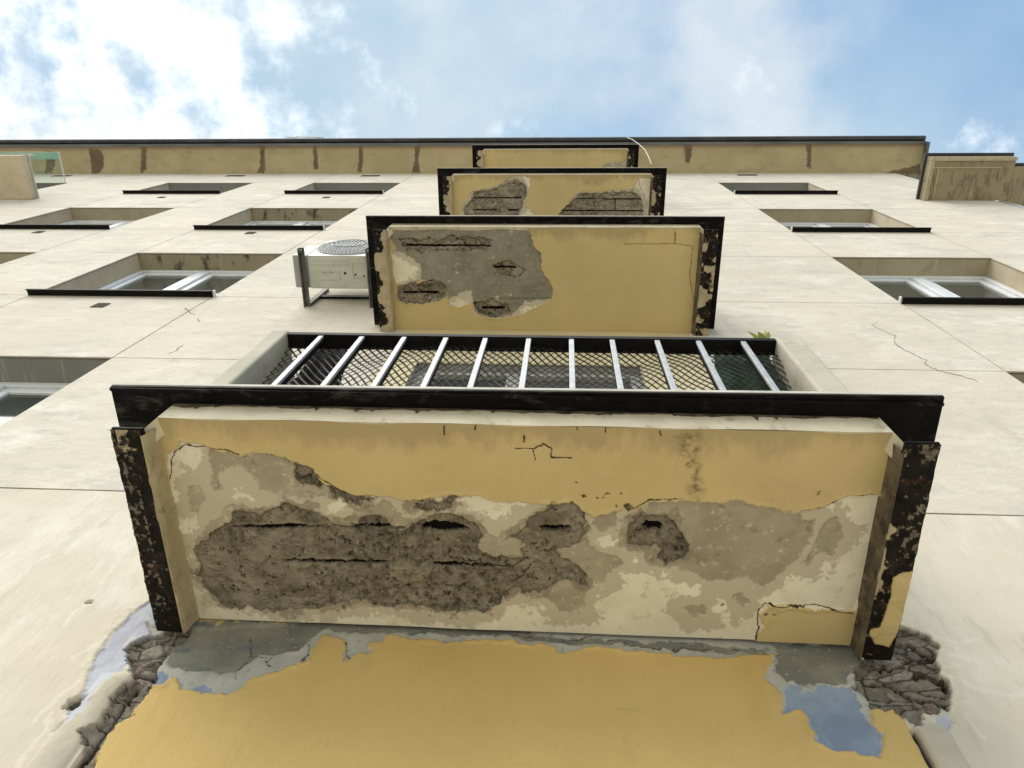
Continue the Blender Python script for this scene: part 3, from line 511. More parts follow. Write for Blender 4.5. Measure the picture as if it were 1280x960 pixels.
A['brick'] = sdf(bx_, bz_, DW['brick']); A['halo'] = sdf(bx_, bz_, DW['halo']); A['lav'] = sdf(bx_, bz_, DW['lav'])
A['scr'] = linedist(wx, wz, DW['scr'])
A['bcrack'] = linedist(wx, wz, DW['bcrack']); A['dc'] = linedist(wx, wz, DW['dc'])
yx0, yx1 = -.752*K, .588*K
ztop = H(1.19)
yd = np.maximum(np.maximum(yx0-GX, GX-yx1), GZ-(H(2.675)))
A['yel'] = np.clip(yd + fbm(GX, GZ, 30, 3, 9)*.004, -FAR, FAR)
gl_ = np.minimum(np.abs(GX-(yx0-.010)), np.abs(GX-(yx1+.009))) - (.005 + fbm(GX, GZ, 12, 3, 8)*.006)
gl_ = np.where(GZ < np.where(GX < 0, H(1.0), H(.975)), gl_, FAR)
A['groove'] = np.clip(gl_, -FAR, FAR)
A['bcrack'] = np.where(A['brick'] < .004, A['bcrack'], FAR)
yy = np.zeros_like(GX)
# rolled plaster trims either side of the yellow panel, broken off at the brick
for bx, hw in ((-.803*K, .046), (.621*K, .046)):
    u = np.clip(np.abs(GX-bx - fbm(GX*0, GZ, 3, 2, 3)*.006)/hw, 0, 1)
    endz = np.where(GX < 0, H(1.022), H(.985))
    fade = np.clip((endz-GZ)/.035, 0, 1)
    A['bead'] = np.maximum(A.get('bead', 0), (u < 1)*fade)
    yy -= np.sqrt(np.clip(1-u*u, 0, 1))*.013*np.sqrt(fade)
yy += np.where(yd < 0, .006, 0)
yy += sm(A['groove'], .004)*.035
yy += sm(A['lav'], .004)*.006 + fbm(GX, GZ, 6, 4, 12)*.006*(A['yel'] > 0) + fbm(GX, GZ, 30, 4, 14)*.004*sm(A['halo'], .03)
yy += sm(A['d1'], .002)*.0065 + sm(A['grey'], .002)*.002 + sm(A['blue'], .002)*.003 - np.exp(-((A['d1']-.007)/.006)**2)*.005*np.clip(.3+3*fbm(GX, GZ, 8, 2, 41), 0, 1)
yy += sm(A['brick'], .004)*(.020 + fbm(GX*.7, GZ*2.2, 9, 5, 20, .6)*.026 + fbm(GX, GZ, 70, 4, 24, .75)*.014) + sm(A['bcrack']-.004, .005)*.024*sm(A['brick'], .01)
yy += sm(A['hole'], .006)*.03
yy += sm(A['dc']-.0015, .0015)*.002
keep = ~((GX[:-1, :-1] > DX0*K) & (GX[1:, 1:] < DX1*K) & (GZ[:-1, :-1] > H(1.25)))
lw = grid_mesh('lower_wall', GX, yy, GZ, A, M['lower'], B, keep)
lw['label'] = 'lowest stretch of wall, yellow panel with peeling blue paint and broken brick'
rest = MB()
rest.box(XL*K, lx0, 0, .014, 0, H(1.66)-GAP); rest.box(lx1, XR*K, 0, .014, 0, H(1.66)-GAP)
rest.box(lx0, lx1, .001, .014, 0, lz0)
rest.build('base_wall', M['wall'], B)
# cracks in the upper render
for ln in DATA['cracks']:
    cm = MB()
    pts = []
    for (a, b), (c, d) in zip(ln[:-1], ln[1:]):
        for k in range(4):
            t = k/4; pts.append((a+(c-a)*t + random.uniform(-.008, .008), b+(d-b)*t + random.uniform(-.006, .006)))
    pts.append(ln[-1])
    for i in range(len(pts)-1):
        w0 = .0035*random.uniform(.5, 1.2)
        a, b = pts[i], pts[i+1]
        cm.hexa([(a[0]-w0, -.001, a[1]-w0), (b[0]-w0, -.001, b[1]-w0), (b[0]+w0, -.001, b[1]+w0), (a[0]+w0, -.001, a[1]+w0)],
                [(a[0]-w0, .002, a[1]-w0), (b[0]-w0, .002, b[1]-w0), (b[0]+w0, .002, b[1]+w0), (a[0]+w0, .002, a[1]+w0)])
    cm.build('crack', M['crack'], B)

# ------------------------------------------------------------------ windows
RD = .112                                                # reveal depth in modules
def window(c, r, mull, lintel, frame=True, label=None, sill=True):
    x0, x1, z0, z1 = VX[c]*K, VX[c+1]*K, H(HZ[r]), H(HZ[r+1])
    d = RD*K
    m = MB()
    m.box(x0-.06, x1+.06, .015, d+.20, z1, z1+.035, 0)          # lintel
    m.box(x0-.05, x0, .015, d+.20, z0, z1-.0005, 1); m.box(x1, x1+.05, .015, d+.20, z0, z1-.0005, 1)
    m.box(x0-.06, x1+.06, .015, d+.20, z0-.05, z0-.001, 1)
    m.face([(x0, d+.19, z0), (x1, d+.19, z0), (x1, d+.19, z1), (x0, d+.19, z1)], 2)  # black sheet standing in for the unlit room behind the glass
    w = m.build('window', [lintel, M['jamb'], M['unlit_room']], B)
    if label: w['label'] = label
    y0 = d
    f = MB()
    t = .055
    xm = x0 + (x1-x0)*mull
    f.box(x0+.001, x0+t, y0, y0+.07, z0, z1-.001); f.box(x1-t, x1-.001, y0, y0+.07, z0, z1-.001)
    f.box(x0+t, x1-t, y0, y0+.07, z1-t, z1-.001); f.box(x0+t, x1-t, y0, y0+.07, z0, z0+t)
    f.box(xm-.05, xm+.05, y0-.002, y0+.07, z0+t, z1-t)
    f.build('frame', M['pvc'], w, bevel=.006)
    for a, b in ((x0+t, xm-.05), (xm+.05, x1-t)):
        s = MB()
        e = .006; q = .055
        za, zb = z0+t+e, z1-t-e; xa, xb = a+e, b-e
        s.box(xa, xa+q, y0+.018, y0+.06, za, zb); s.box(xb-q, xb, y0+.018, y0+.06, za, zb)
        s.box(xa+q, xb-q, y0+.018, y0+.06, zb-q, zb); s.box(xa+q, xb-q, y0+.018, y0+.06, za, za+q)
        s.build('sash', M['pvc'], w, bevel=.006)
        p = MB(); p.box(xa+q-.004, xb-q+.004, y0+.036, y0+.044, za+q-.004, zb-q+.004); p.build('pane', M['glass'], w)
    if sill:
        s = MB()
        j = random.uniform(-.004, .004)
        x_a, x_b = x0-.012, x1+.010
        s.hexa([(x_a, -.052, z0-.022+j), (x_b, -.052, z0-.022), (x_b, .13, z0-.004), (x_a, .13, z0-.004)],
               [(x_a, -.052, z0-.004+j), (x_b, -.052, z0-.004), (x_b, .13, z0+.014), (x_a, .13, z0+.014)])
        s.box(x_a+.002, x_b-.002, -.054, -.046, z0-.040, z0-.021)
        s.build('sill', M['black'], w, bevel=.002)
        nb = MB(); nb.box(x_b-.001, x_b+.012, -.05, .02, z0-.014, z0+.02) if c == 5 else nb.box(x_a-.012, x_a+.001, -.05, .02, z0-.014, z0+.02)
        nb.build('sill_end', M['white'], w, bevel=.003)
    return w
for (c, r) in sorted(WIN):
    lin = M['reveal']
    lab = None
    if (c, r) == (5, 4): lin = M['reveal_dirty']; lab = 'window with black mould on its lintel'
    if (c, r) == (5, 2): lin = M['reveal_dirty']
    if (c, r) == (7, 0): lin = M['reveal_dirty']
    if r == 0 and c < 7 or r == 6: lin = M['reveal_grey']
    mull = {3: .55, 5: .50, 7: .54}.get(c, .5)
    if (c, r) == (5, 2): mull = .462
    window(c, r, mull, lin, label=lab)
# vents under the windows
for (x, z) in ((-2.27, 3.404), (-3.892, 5.305), (-3.885, 7.115), (-6.08, 8.93), (-2.277, 5.308), (-2.263, 7.125), (-3.912, 8.915), (-2.274, 8.905), (2.087, 8.945)):
    v = MB(); w, h = .068*K/2, .072*K/2
    if z > 8: w, h = .22*K/2, .10*K/2
    cx, cz = x*K, H(z)
    v.box(cx-w, cx+w, -.004, .004, cz-h, cz+h)
    for i in range(4):
        zz = cz-h + (i+.5)*2*h/4
        v.box(cx-w+.006, cx+w-.006, -.008, -.0035, zz-.003, zz+.004)
    v.build('vent', M['vent'], B)

# ------------------------------------------------------------------ balconies
def soffit(bal, key, S, x0, x1, y0, y1, step, seed):
    D = DATA[key]
    nu = int((x1-x0)*K/step)+1; nv = int((y1-y0)*K/step)+1
    X, Y = np.meshgrid(np.linspace(x0*K, x1*K, nu), np.linspace(y0*K, y1*K, nv))
    wx = X + fbm(X, Y, 16, 4, seed)*.040 + fbm(X, Y, 70, 3, seed+2)*.016
    wy = Y + fbm(X, Y, 16, 4, seed+5)*.040 + fbm(X, Y, 70, 3, seed+7)*.016
    A = {k: sdf(wx, wy, D[k]) for k in ('d1', 'd2', 'd3', 'plug', 'rust', 'pit')}
    wx2 = X + fbm(X, Y, 60, 3, seed+2)*.010; wy2 = Y + fbm(X, Y, 60, 3, seed+8)*.010
    wx3 = X + fbm(X, Y, 15, 5, seed+31, .6)*.075; wy3 = Y + fbm(X, Y, 15, 5, seed+35, .6)*.075
    A['d3'] = sdf(wx3, wy3, D['d3'])
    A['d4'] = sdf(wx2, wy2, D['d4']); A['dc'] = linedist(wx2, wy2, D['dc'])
    # drip-edge stain: distance from the front edge, ragged
    A['stain'] = np.clip(np.minimum(Y-y0*K-.045*(.4+1.6*vnoise(X, Y*0, 5, seed)), np.minimum(X-x0*K, x1*K-X)+.012), -FAR, FAR)
    Zh = fbm(X, Y, 4, 3, seed)*.006
    Zh += sm(A['d1'], .002)*.006 + sm(A['d2'], .003)*.004
    Zh += sm(A['d3'], .006)*np.clip(.56+2.2*fbm(X, Y, 5, 3, seed+50), .15, 1.)*(.008 + np.abs(fbm(X, Y, 16, 5, seed+3, .7))*.045 + np.clip(fbm(X, Y, 55, 3, seed+4, .7)-.08, 0, 1)*.09 - np.clip(fbm(X, Y, 70, 2, seed+6)-.14, 0, 1)*.06)
    Zh -= sm(A['plug'], .006)*.014
    q4 = sm(A['d4'], .003); Zh = Zh*(1-q4) + .038*q4
    Zh += sm(A['pit'], .002)*.006
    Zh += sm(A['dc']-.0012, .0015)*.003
    # curled lip just outside the flaked edge
    lip = np.exp(-((A['d1']-.006)/.006)**2)
    Zh -= lip*.004*np.clip(.3+3*fbm(X, Y, 9, 2, seed+40), 0, 1)
    Zh = np.minimum(Zh, .041)
    return grid_mesh('soffit', X, Y, H(S)+Zh, A, M['soffit_grey' if key in ('s2', 's3') else 'soffit'], bal)

def flange(bal, x0, x1, y0, y1, zz, seed, cream, fleck, polys, name='side_flange'):
    step = .004
    nu = int((x1-x0)*K/step)+1; nv = int((y1-y0)*K/step)+1
    X, Y = np.meshgrid(np.linspace(x0*K, x1*K, nu), np.linspace(y0*K, y1*K, nv))
    A = {}
    v = (Y-y0*K)/((y1-y0)*K); u = (X-x0*K)/((x1-x0)*K)
    A['d1'] = np.clip((fleck(u, v)-.5-fbm(X, Y, 80, 4, seed, .65)*1.6)*-.022, -FAR, FAR)
    A['d2'] = np.clip((cream(u, v)-.5-fbm(X, Y, 14, 4, seed+4)*1.6)*-.05, -FAR, FAR)
    A['d3'] = sdf(X + fbm(X, Y, 40, 3, seed)*.006, Y + fbm(X, Y, 40, 3, seed+1)*.006, polys)
    Zh = sm(A['d1'], .003)*-.002 + sm(A['d2'], .004)*-.003 + sm(A['d3'], .002)*-.004 + fbm(X, Y, 30, 4, seed+9)*.006
    X = X + (u-.5)*2*fbm(X*0+seed, Y, 30, 4, seed+11, .7)*.005
    o = grid_mesh(name, X, Y, H(zz)+Zh, A, M['steel'], bal)
    return o

def balcony(key, S, label, step, seed, rail_y, top_dz, lower_dx=0., detail=False):
    F, T = S-.038, S+.060
    sx0, sx1, yf = -.7230, .5595, -.4485
    if key != 's1': sx0, sx1 = -.728, .5545
    # slab body with chamfered front corners, bottom just above the soffit sheet
    m = MB()
    top = T-.0005
    plan = [(-.766, -.012), (-.766, -.4135), (-.7456, -.4293), (sx0+.001, yf), (.5598, yf-.0015), (.5773, -.4332), (.598, -.4135), (.598, -.012)]
    b = [P(x, y, S+.045 if 0 < i < 7 else S+.045) for i, (x, y) in enumerate(plan)]
    m.box(-.765*K, .597*K, -.40*K, -.012*K, H(S+.032), H(top))
    # front apron: chamfer, front, chamfer
    ap = plan[1:7]
    if 1:
        seq = []
        for i in range(len(ap)-1):
            (xa, ya), (xb, yb) = ap[i], ap[i+1]
            n = max(2, int(math.hypot(xb-xa, yb-ya)*K/.02))
            for k in range(n): seq.append((xa+(xb-xa)*k/n, ya+(yb-ya)*k/n))
        seq.append(ap[-1])
        th = .024
        for i in range(len(seq)-1):
            (xa, ya), (xb, yb) = seq[i], seq[i+1]
            def low(x, y):
                e = .014*min(1, max(0, (y-yf)/.02))*2
                return S - min(e, .026) - .0015*math.sin(x*23+seed) - .001*random.random()*0
            ia = (xa*.97-.0025, ya+th); ib = (xb*.97-.0025, yb+th)
            m.hexa([P(xa, ya, low(xa, ya)), P(xb, yb, low(xb, yb)), P(*ib, low(xb, yb)+.012), P(*ia, low(xa, ya)+.012)],
                   [P(xa, ya, top), P(xb, yb, top), P(*ib, top), P(*ia, top)])
    bal = m.build('balcony', M['cream'], B)
    bal['label'] = label
    so = soffit(bal, key, S, sx0, sx1, yf, -.0005, step, seed)
    bt = MB()
    n = 260
    hs = [max(.0025, .008 + .026*float(fbm(np.array([i*.02]), np.array([seed*1.]), 4, 5, seed, .7)[0]) + (.02*random.random() if random.random() < .05 else 0)) for i in range(n+1)]
    for i in range(n):
        xa, xb = sx0+.004+(sx1-sx0-.008)*i/n, sx0+.004+(sx1-sx0-.008)*(i+1)/n
        y_ = yf - .0022 - .0004
        bt.hexa([P(xa, y_, T-.0005-hs[i]), P(xb, y_, T-.0005-hs[i+1]), P(xb, y_+.0008, T-.0005-hs[i+1]), P(xa, y_+.0008, T-.0005-hs[i])],
                [P(xa, y_, T-.0008), P(xb, y_, T-.0008), P(xb, y_+.0008, T-.0008), P(xa, y_+.0008, T-.0008)])
    bt.build('bitumen_smear', M['cove' if key != 's1' else 'smear'], bal)
    # coves between soffit and side flanges
    for side in (0, 1):
        c = MB()
        ys = np.linspace(-.432, -.001, 60)
        if side == 0: prof = [(-.7350, F-.001), (-.7320, F-.004), (-.7285, F+.004), (sx0-.001, S-.004), (sx0+.002, S+.006)]
        else: prof = [(.5660, F-.001), (.5640, F-.004), (.5615, F+.004), (sx1+.0012, S-.004), (sx1-.002, S+.006)]
        rows = []
        for i, y in enumerate(ys):
            row = []
            for j, (x, z) in enumerate(prof):
                a = float(vnoise(np.array([y*K]), np.array([j*.7+side*9+seed]), 26, 2)[0]-.5)
                row.append(P(x+a*.006*(j in (1, 2)), y, z+a*.006*(j in (1, 2))))
            rows.append(row)
        for i in range(len(rows)-1):
            for j in range(len(prof)-1):
                c.face([rows[i][j], rows[i+1][j], rows[i+1][j+1], rows[i][j+1]])
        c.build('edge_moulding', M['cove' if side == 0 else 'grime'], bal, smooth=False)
    # rusty lower flanges and the webs above them
    if key == 's1':
        flange(bal, -.788, -.733, -.4425, -.001, F, seed, lambda u, v: 0.02+np.where(v < .2, .62*(1-v/.26), 0)-.35*(u < .18),
               lambda u, v: .33-.2*np.clip((v-.85)/.1, 0, 1)-.2*(u > .55), [], )
        flange(bal, .5635, .621, -.4475, -.001, F, seed+3, lambda u, v: .05+.2*(u < .12), lambda u, v: .22+.14*(u > .5)*(v < .5)-.2*(v > .88), DATA['flangeR'])
    else:
        flange(bal, -.788, -.733, -.4425, -.001, F, seed, lambda u, v: .62+.5*(u-.42)-(.25 if key == 's3' else 0), lambda u, v: .2+0*u, [])
        flange(bal, .5635, .621, -.4475, -.001, F, seed+3, lambda u, v: .36+.25*(v-.4)+(.2*(u < .4) if key == 's3' else 0), lambda u, v: .2+0*u, [])
    for xa, xb, yfr in ((-.7885, -.732, -.4425), (.5665, .6215, -.4475)):
        wb = MB()
        wb.mbox(xa, xb, yfr, -.0008, F+.005, F+.011)
        xm = xa+.022
        wb.mbox(xm, xm+.008, yfr+.03, -.012, F+.0112, T-.001)
        wb.build('side_beam', M['black'], bal)
    # black floor plate, wider than the slab
    p = MB()
    fl = (-.8370, -.4828); fr_ = (.6625, -.4915) if key == 's1' else (.6625, -.4828)
    if key == 's1': zz = (0., 0.)
    pb = [P(fl[0], fl[1], T), P(fr_[0], fr_[1], T), P(.6625, -.0005, T), P(-.8370, -.0005, T)]
    pt = [P(fl[0], fl[1], T+.007), P(fr_[0], fr_[1], T+.007), P(.6625, -.0005, T+.007), P(-.8370, -.0005, T+.007)]
    p.hexa(pb, pt)
    p.mbox(-.8365, .6620, -.4815, -.475, T-.005, T-.0002)       # small drip lip
    p.build('floor_plate', M['plate'], bal, bevel=.002)
    e = MB()
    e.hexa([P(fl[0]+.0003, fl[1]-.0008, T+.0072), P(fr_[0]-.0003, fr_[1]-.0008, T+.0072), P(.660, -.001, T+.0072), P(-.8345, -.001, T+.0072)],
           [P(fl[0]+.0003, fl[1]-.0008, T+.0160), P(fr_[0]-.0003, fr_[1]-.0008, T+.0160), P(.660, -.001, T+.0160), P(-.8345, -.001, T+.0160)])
    e.build('floor_edge_highlight', M['edge'], bal)  # pale floor edge, set proud to imitate the sky highlight on the plate
    TT = T+.0162
    ztop = S-1.17+1.645 + top_dz
    yb = rail_y
    for xa, xb in ((-.684, -.643), (.483, .540)):
        q = MB(); q.mbox(xa, xb, yb, -.001, TT, ztop); q.build('side_parapet', M['parapet'], bal, bevel=.008)
    xa, xb = -.6425, .4825
    rl = MB(); rl.mbox(xa, xb, yb+.004, yb+.040, ztop-.020, ztop-.004); rl.mbox(xa, xb, yb+.030, yb+.040, TT+.002, TT+.012)
    rl.build('top_rail', M['black'], bal)
    for i in range(11):
        x = -.5589 + i*(.4085+.5589)/10 + random.uniform(-.003, .003)
        bb = MB(); w = .0058; 
        bb.mbox(x-w, x+w, yb+.006, yb+.013, TT, ztop-.0202)
        bb.build('railing_bar', M['bar'], bal, bevel=.0015)
        bk = MB(); bk.mbox(x-w*.75, x+w*.75, yb+.0132, yb+.026, TT, ztop-.0202); 
        bk.build('bar_backing', M['black'], bal)
    # expanded metal infill, leaning inwards towards its foot
    if detail:
        me = MB()
        nc, dz = 60, .0120
        rows = int((ztop-.022-TT-.004)/dz)
        dx = (xb-xa)/nc
        def pt_(i, j):
            x = xa + (i + .5*(j % 2))*dx
            z = ztop-.022 - j*dz
            t = j/rows
            y = yb+.032 + .060*t + .004*math.sin(x*9+2*t*3) + .0025*math.sin(x*31+j*.5)
            return Vector(P(min(x, xb), y, z))
        wv = .0024
        for j in range(rows):
            for i in range(nc):
                a = pt_(i, j)
                for ii in ((i, i-1) if j % 2 == 0 else (i, i+1)):
                    if ii < 0: continue
                    c_ = pt_(ii, j+1)
                    me.hexa([a+Vector((-wv, -.0008, -wv)), a+Vector((wv, -.0008, wv)), a+Vector((wv, .0008, wv)), a+Vector((-wv, .0008, -wv))],
                            [c_+Vector((-wv, -.0008, -wv)), c_+Vector((wv, -.0008, wv)), c_+Vector((wv, .0008, wv)), c_+Vector((-wv, .0008, -wv))])
        me.build('expanded_metal_mesh', M['mesh'], bal)
    # door behind
    i = {'s1': 0, 's2': 1, 's3': 2, 's4': 3}[key]
    za, zb = doors[i]
    dd = MB(); x0, x1 = DX0*K, DX1*K
    y0 = .05; t = .06
    dd.box(x0+.001, x0+t, y0, y0+.07, za, zb-.001); dd.box(x1-t, x1-.001, y0, y0+.07, za, zb-.001); dd.box(x0+t, x1-t, y0, y0+.07, zb-t, zb-.001)
    xm = x0+(x1-x0)*.45
    dd.box(xm-.05, xm+.05, y0, y0+.07, za, zb-t); dd.box(x0+t, x1-t, y0+.001, y0+.069, za, za+.5)
    for a, b in ((x0-.02, x0), (x1, x1+.02)): dd.box(a, b, .015, .2, za, zb)
    dd.box(x0-.02, x1+.02, .015, .2, zb, zb+.02)
    do = dd.build('balcony_door', M['door'], B, bevel=.004)
    gp = MB(); gp.box(x0+t-.003, xm-.047, y0+.03, y0+.04, za+.49, zb-t+.003); gp.box(xm+.047, x1-t+.003, y0+.03, y0+.04, za+.49, zb-t+.003)
    gp.build('pane', M['glass'], do)
    return bal

balcony('s1', 1.17, 'lowest balcony, soffit flaked down to dark concrete over half its area', .0027, 3, -.462, 0., detail=True)
balcony('s2', 3.085, 'second balcony up, one large grey bare patch on its yellow soffit', .0035, 23, -.385, .04, detail=True)
balcony('s3', 4.98, 'third balcony up, two dark bare brick patches on its soffit', .005, 43, -.37, 0.)
balcony('s4', 6.96, 'top balcony of the column, nearly intact yellow soffit', .006, 63, -.37, 0.)

# ---- side balconies at the edges of the picture
lb = MB(); lb.mbox(-6.6, -5.10, -.405, -.001, 6.97, 7.05)
lbo = lb.build('balcony', M['jamb'], B, bevel=.01); lbo['label'] = 'pale balcony at the left edge of the facade with a glazed side'
q = MB(); q.mbox(-6.61, -5.085, -.415, -.001, 7.0505, 7.065); q.build('floor_plate', M['edge'], lbo)
q = MB(); q.mbox(-6.55, -5.14, -.395, -.380, 7.066, 7.22); q.build('parapet', M['cream'], lbo)
q = MB(); q.mbox(-6.55, -5.04, -.330, -.10, 7.43, 7.436); q.build('clear_canopy', M['screen'], lbo)
q = MB(); q.mbox(-6.55, -5.04, -.40, -.3305, 7.43, 7.436); q.build('green_sheet', M['awning'], lbo)
q = MB(); q.mbox(-5.0395, -5.033, -.402, -.095, 7.426, 7.44); q.build('canopy_edge', M['white'], lbo)

rb = MB()
xa, xb = 3.185, 3.905
rb.mbox(xa, xb, -.372, -.001, 6.985, 7.05); rb.mbox(xb+.001, 5.2, -.285, 1.6, 6.985, 7.05)
rim = MB()
# raised rims leaving a shallow panel
for bx in ((xa, xb, -.372, -.340), (xa, xa+.035, -.3395, -.001)):
    rim.mbox(*bx, 6.962, 6.9845)
rim.mbox(xa+.036, xb-.10, -.290, -.275, 6.975, 6.9848); rim.mbox(xa+.075, xa+.09, -.2745, -.02, 6.975, 6.9848)
rim.mbox(xb-.12, xb-.112, -.26, -.17, 6.974, 6.9847)
rbo = rb.build('balcony', M['corner'], B); rbo['label'] = 'stained corner balcony at the right edge of the facade'
rim.build('soffit_rim', M['reveal'], rbo, bevel=.006)
q = MB(); q.mbox(xa-.022, xb+.008, -.398, -.001, 7.0505, 7.075); q.mbox(xb+.009, 5.22, -.312, 1.6, 7.0505, 7.075); q.build('floor_plate', M['gutter_edge'], rbo)
q = MB(); q.mbox(xa+.06, xb+.004, -.37, -.003, 7.0755, 7.12); q.mbox(xb+.0045, 5.2, -.29, 1.6, 7.0755, 7.12); q.build('parapet', M['parapet'], rbo)
q = MB(); q.tube([P(3.845, .012, 1.0), P(3.845, .012, 6.96)], .03, 10); q.build('downpipe', M['white'], B, smooth=True)

# ---- eave: coved soffit with water stains, gutter, roof edge
ex0, ex1 = XL-.1, 4.10
nu = 1500; prof_n = 26
u = np.linspace(0, 1, prof_n)
yp = -(.315)*u
zp = 9.135 + .075*np.sin(u*math.pi/2)**1.2
EX, U = np.meshgrid(np.linspace(ex0*K, ex1*K, nu), u)
EY = np.interp(U, u, yp)*K; EZ = H(np.interp(U, u, zp))
ed = sdf(EX, EY, DATA['eave'])
EZ = EZ + fbm(EX, EY, 3, 3, 5)*.012
lip = np.clip((.90-U)*.4, -FAR, FAR)
eo = grid_mesh('eave', EX, EY, EZ, {'d1': ed, 'lip': lip}, M['eave'], B)
eo['label'] = 'coved eave soffit with dark water stains'
gt = MB()
gt.box(ex0*K, ex1*K+.02, -.345*K, -.3145*K, H(9.195), H(9.235)); 
gt.build('fascia', M['gutter'], eo)
gt = MB()
gt.tube([(ex0*K, -.372*K, H(9.27)), (ex1*K+.03, -.372*K, H(9.27))], .045, 10)
gt.box(ex0*K, ex1*K+.03, -.372*K, .4, H(9.302), H(9.315))
gt.build('gutter', M['gutter_edge'], eo)
ec = MB()
ec.mbox(ex1+.001, ex1+.013, -.345, .8, 9.10, 9.30)
ec.build('eave_end', M['gutter'], eo)
er = MB(); er.box(XR*K+.001, ex1*K, 0.001, 12, H(9.15), H(9.28)); er.build('side_eave', M['reveal_dirty'], eo)
rf = MB(); rf.box(ex0*K, ex1*K, .401, 12.4, H(9.303), H(9.34)); rf.build('roof', M['roof'], B)

# ------------------------------------------------------------------ things fixed to or lying on the building
ac = empty('air_conditioner', P(-1.05, -.165, 3.43))
ac['label'] = 'grey-green air conditioner outdoor unit on wall brackets left of the second balcony'; ac['category'] = 'air conditioner'
def child(mb, name, mat, parent, **k):
    o = mb.build(name, mat, parent, **k); o.matrix_parent_inverse = Matrix.Translation(-Vector(parent.location)); return o
bx0, bx1, by0, by1, bz0, bz1 = -1.213, -.86, -.247, -.088, 3.432, 3.80
c = MB(); c.mbox(bx0, bx1, by0+.004, by1, bz0, bz1)
child(c, 'casing', M['ac'], ac, bevel=.008)
c = MB(); c.mbox(bx0+.002, bx1-.002, by0-.001, by0+.0035, bz0+.004, bz1-.004); child(c, 'front_panel', M['ac_white'], ac, bevel=.004)
# pressed ribs and holes of the base pan
c = MB()
for a in ((-1.19, -1.01, -.225, -.221), (-1.19, -1.01, -.205, -.201), (-1.02, -1.015, -.2205, -.2055), (-1.18, -1.06, -.175, -.171), (-1.18, -1.06, -.135, -.131), (-1.064, -1.06, -.1705, -.1355),
          (-1.0, -.91, -.215, -.211), (-1.0, -.996, -.2105, -.14), (-.9955, -.91, -.144, -.14)):
    c.mbox(a[0], a[1], a[2], a[3], bz0-.0035, bz0-.0003)
child(c, 'pressed_ribs', M['ac'], ac, bevel=.002)
c = MB()
for (x, y, r) in ((-1.035, -.165, .006), (-.985, -.158, .0045), (-.945, -.152, .004), (-1.14, -.168, .002), (-1.10, -.168, .002)):
    n = 12; ring = [(x+r*math.cos(2*math.pi*k/n), y+r*math.sin(2*math.pi*k/n)) for k in range(n)]
    c.hexa([P(a, b, bz0-.0022) for a, b in ring], [P(a, b, bz0-.0002) for a, b in ring])
child(c, 'drain_hole', M['black'], ac)
gr_ = MB()
gx, gz, gR = -1.052, 3.612, .158
for r in (gR, gR*.55):
    yb_ = by0-.004 - .026*math.sqrt(max(0, 1-(r/gR)**2))
    gr_.tube([P(gx+r*math.cos(t*2*math.pi/28), yb_, gz+r*math.sin(t*2*math.pi/28)) for t in range(29)], .0042, 5)
for k in range(-8, 9):
    xo = gR*k/9; hh = math.sqrt(gR*gR-xo*xo)
    gr_.tube([P(gx+xo, by0-.004-.024*math.sqrt(max(0, 1-(xo*xo+zz*zz)/(gR*gR+1e-9))), gz+zz) for zz in np.linspace(-hh, hh, 9)], .0042, 4)
child(gr_, 'fan_guard', M['ac_side'], ac)
c = MB(); n = 24; ring = [(gx+(gR-.004)*math.cos(2*math.pi*k/n), gz+(gR-.004)*math.sin(2*math.pi*k/n)) for k in range(n)]
c.hexa([P(a, by0-.003, b) for a, b in ring], [P(a, by0-.0012, b) for a, b in ring]); child(c, 'fan_opening', M['grille'], ac)
c = MB(); c.mbox(-1.287, bx0-.0005, -.248, -.09, bz0+.006, bz0+.24); child(c, 'valve_cover', M['ac_side'], ac, bevel=.008)
for xa in (-1.246, -.922):
    c = MB()
    c.mbox(xa, xa+.005, -.288, -.001, 3.402, 3.428); c.mbox(xa+.0052, xa+.026, -.288, -.001, 3.4225, 3.428)     # L-section arm
    c.mbox(xa+.002, xa+.030, -.016, -.001, 3.4285, 3.72)
    c.hexa([P(xa+.006, -.282, 3.4015), P(xa+.022, -.282, 3.4015), P(xa+.022, -.27, 3.4015), P(xa+.006, -.27, 3.4015)], [P(xa+.006, -.282, 3.4224), P(xa+.022, -.282, 3.4224), P(xa+.022, -.27, 3.4224), P(xa+.006, -.27, 3.4224)])
    child(c, 'bracket', M['bracket'], ac, bevel=.002)
c = MB(); c.mbox(-1.22, -.90, -.012, -.001, 3.565, 3.60); child(c, 'cross_bar', M['black'], ac)

def cloth(name, label, cat, mat, top, bot, zt, zb, y0, seed):
    n1, n2 = 40, 50
    U, V = np.meshgrid(np.linspace(0, 1, n1), np.linspace(0, 1, n2))
    xa = top[0]+(bot[0]-top[0])*V; xb_ = top[1]+(bot[1]-top[1])*V
    X = (xa + (xb_-xa)*U + fbm(U*0+.5, V, 4, 3, seed)*.03)*K
    Z = H(zt + (zb-zt)*V + fbm(U, V*0, 3, 2, seed+1)*.012*V)
    Y = (y0 + .07*V + (.010*np.sin(U*14+seed+V*3) + fbm(U, V, 5, 4, seed+2)*.03)*np.clip(V*2.5, .05, 1))*K
    o = grid_mesh(name, X, Y, Z, {}, mat)
    s = o.modifiers.new('thickness', 'SOLIDIFY'); s.thickness = .008
    o['label'] = label; o['category'] = cat
    return o
cloth('blanket', 'black folded blanket behind the left end of the balcony mesh', 'blanket', M['cloth_dark'], (-.600, -.520), (-.580, -.455), 1.668, 1.25, -.408, 3)
cloth('cloth', 'dark green cloth hanging behind the right end of the balcony mesh', 'cloth', M['cloth_green'], (.355, .478), (.315, .478), 1.668, 1.25, -.408, 8)

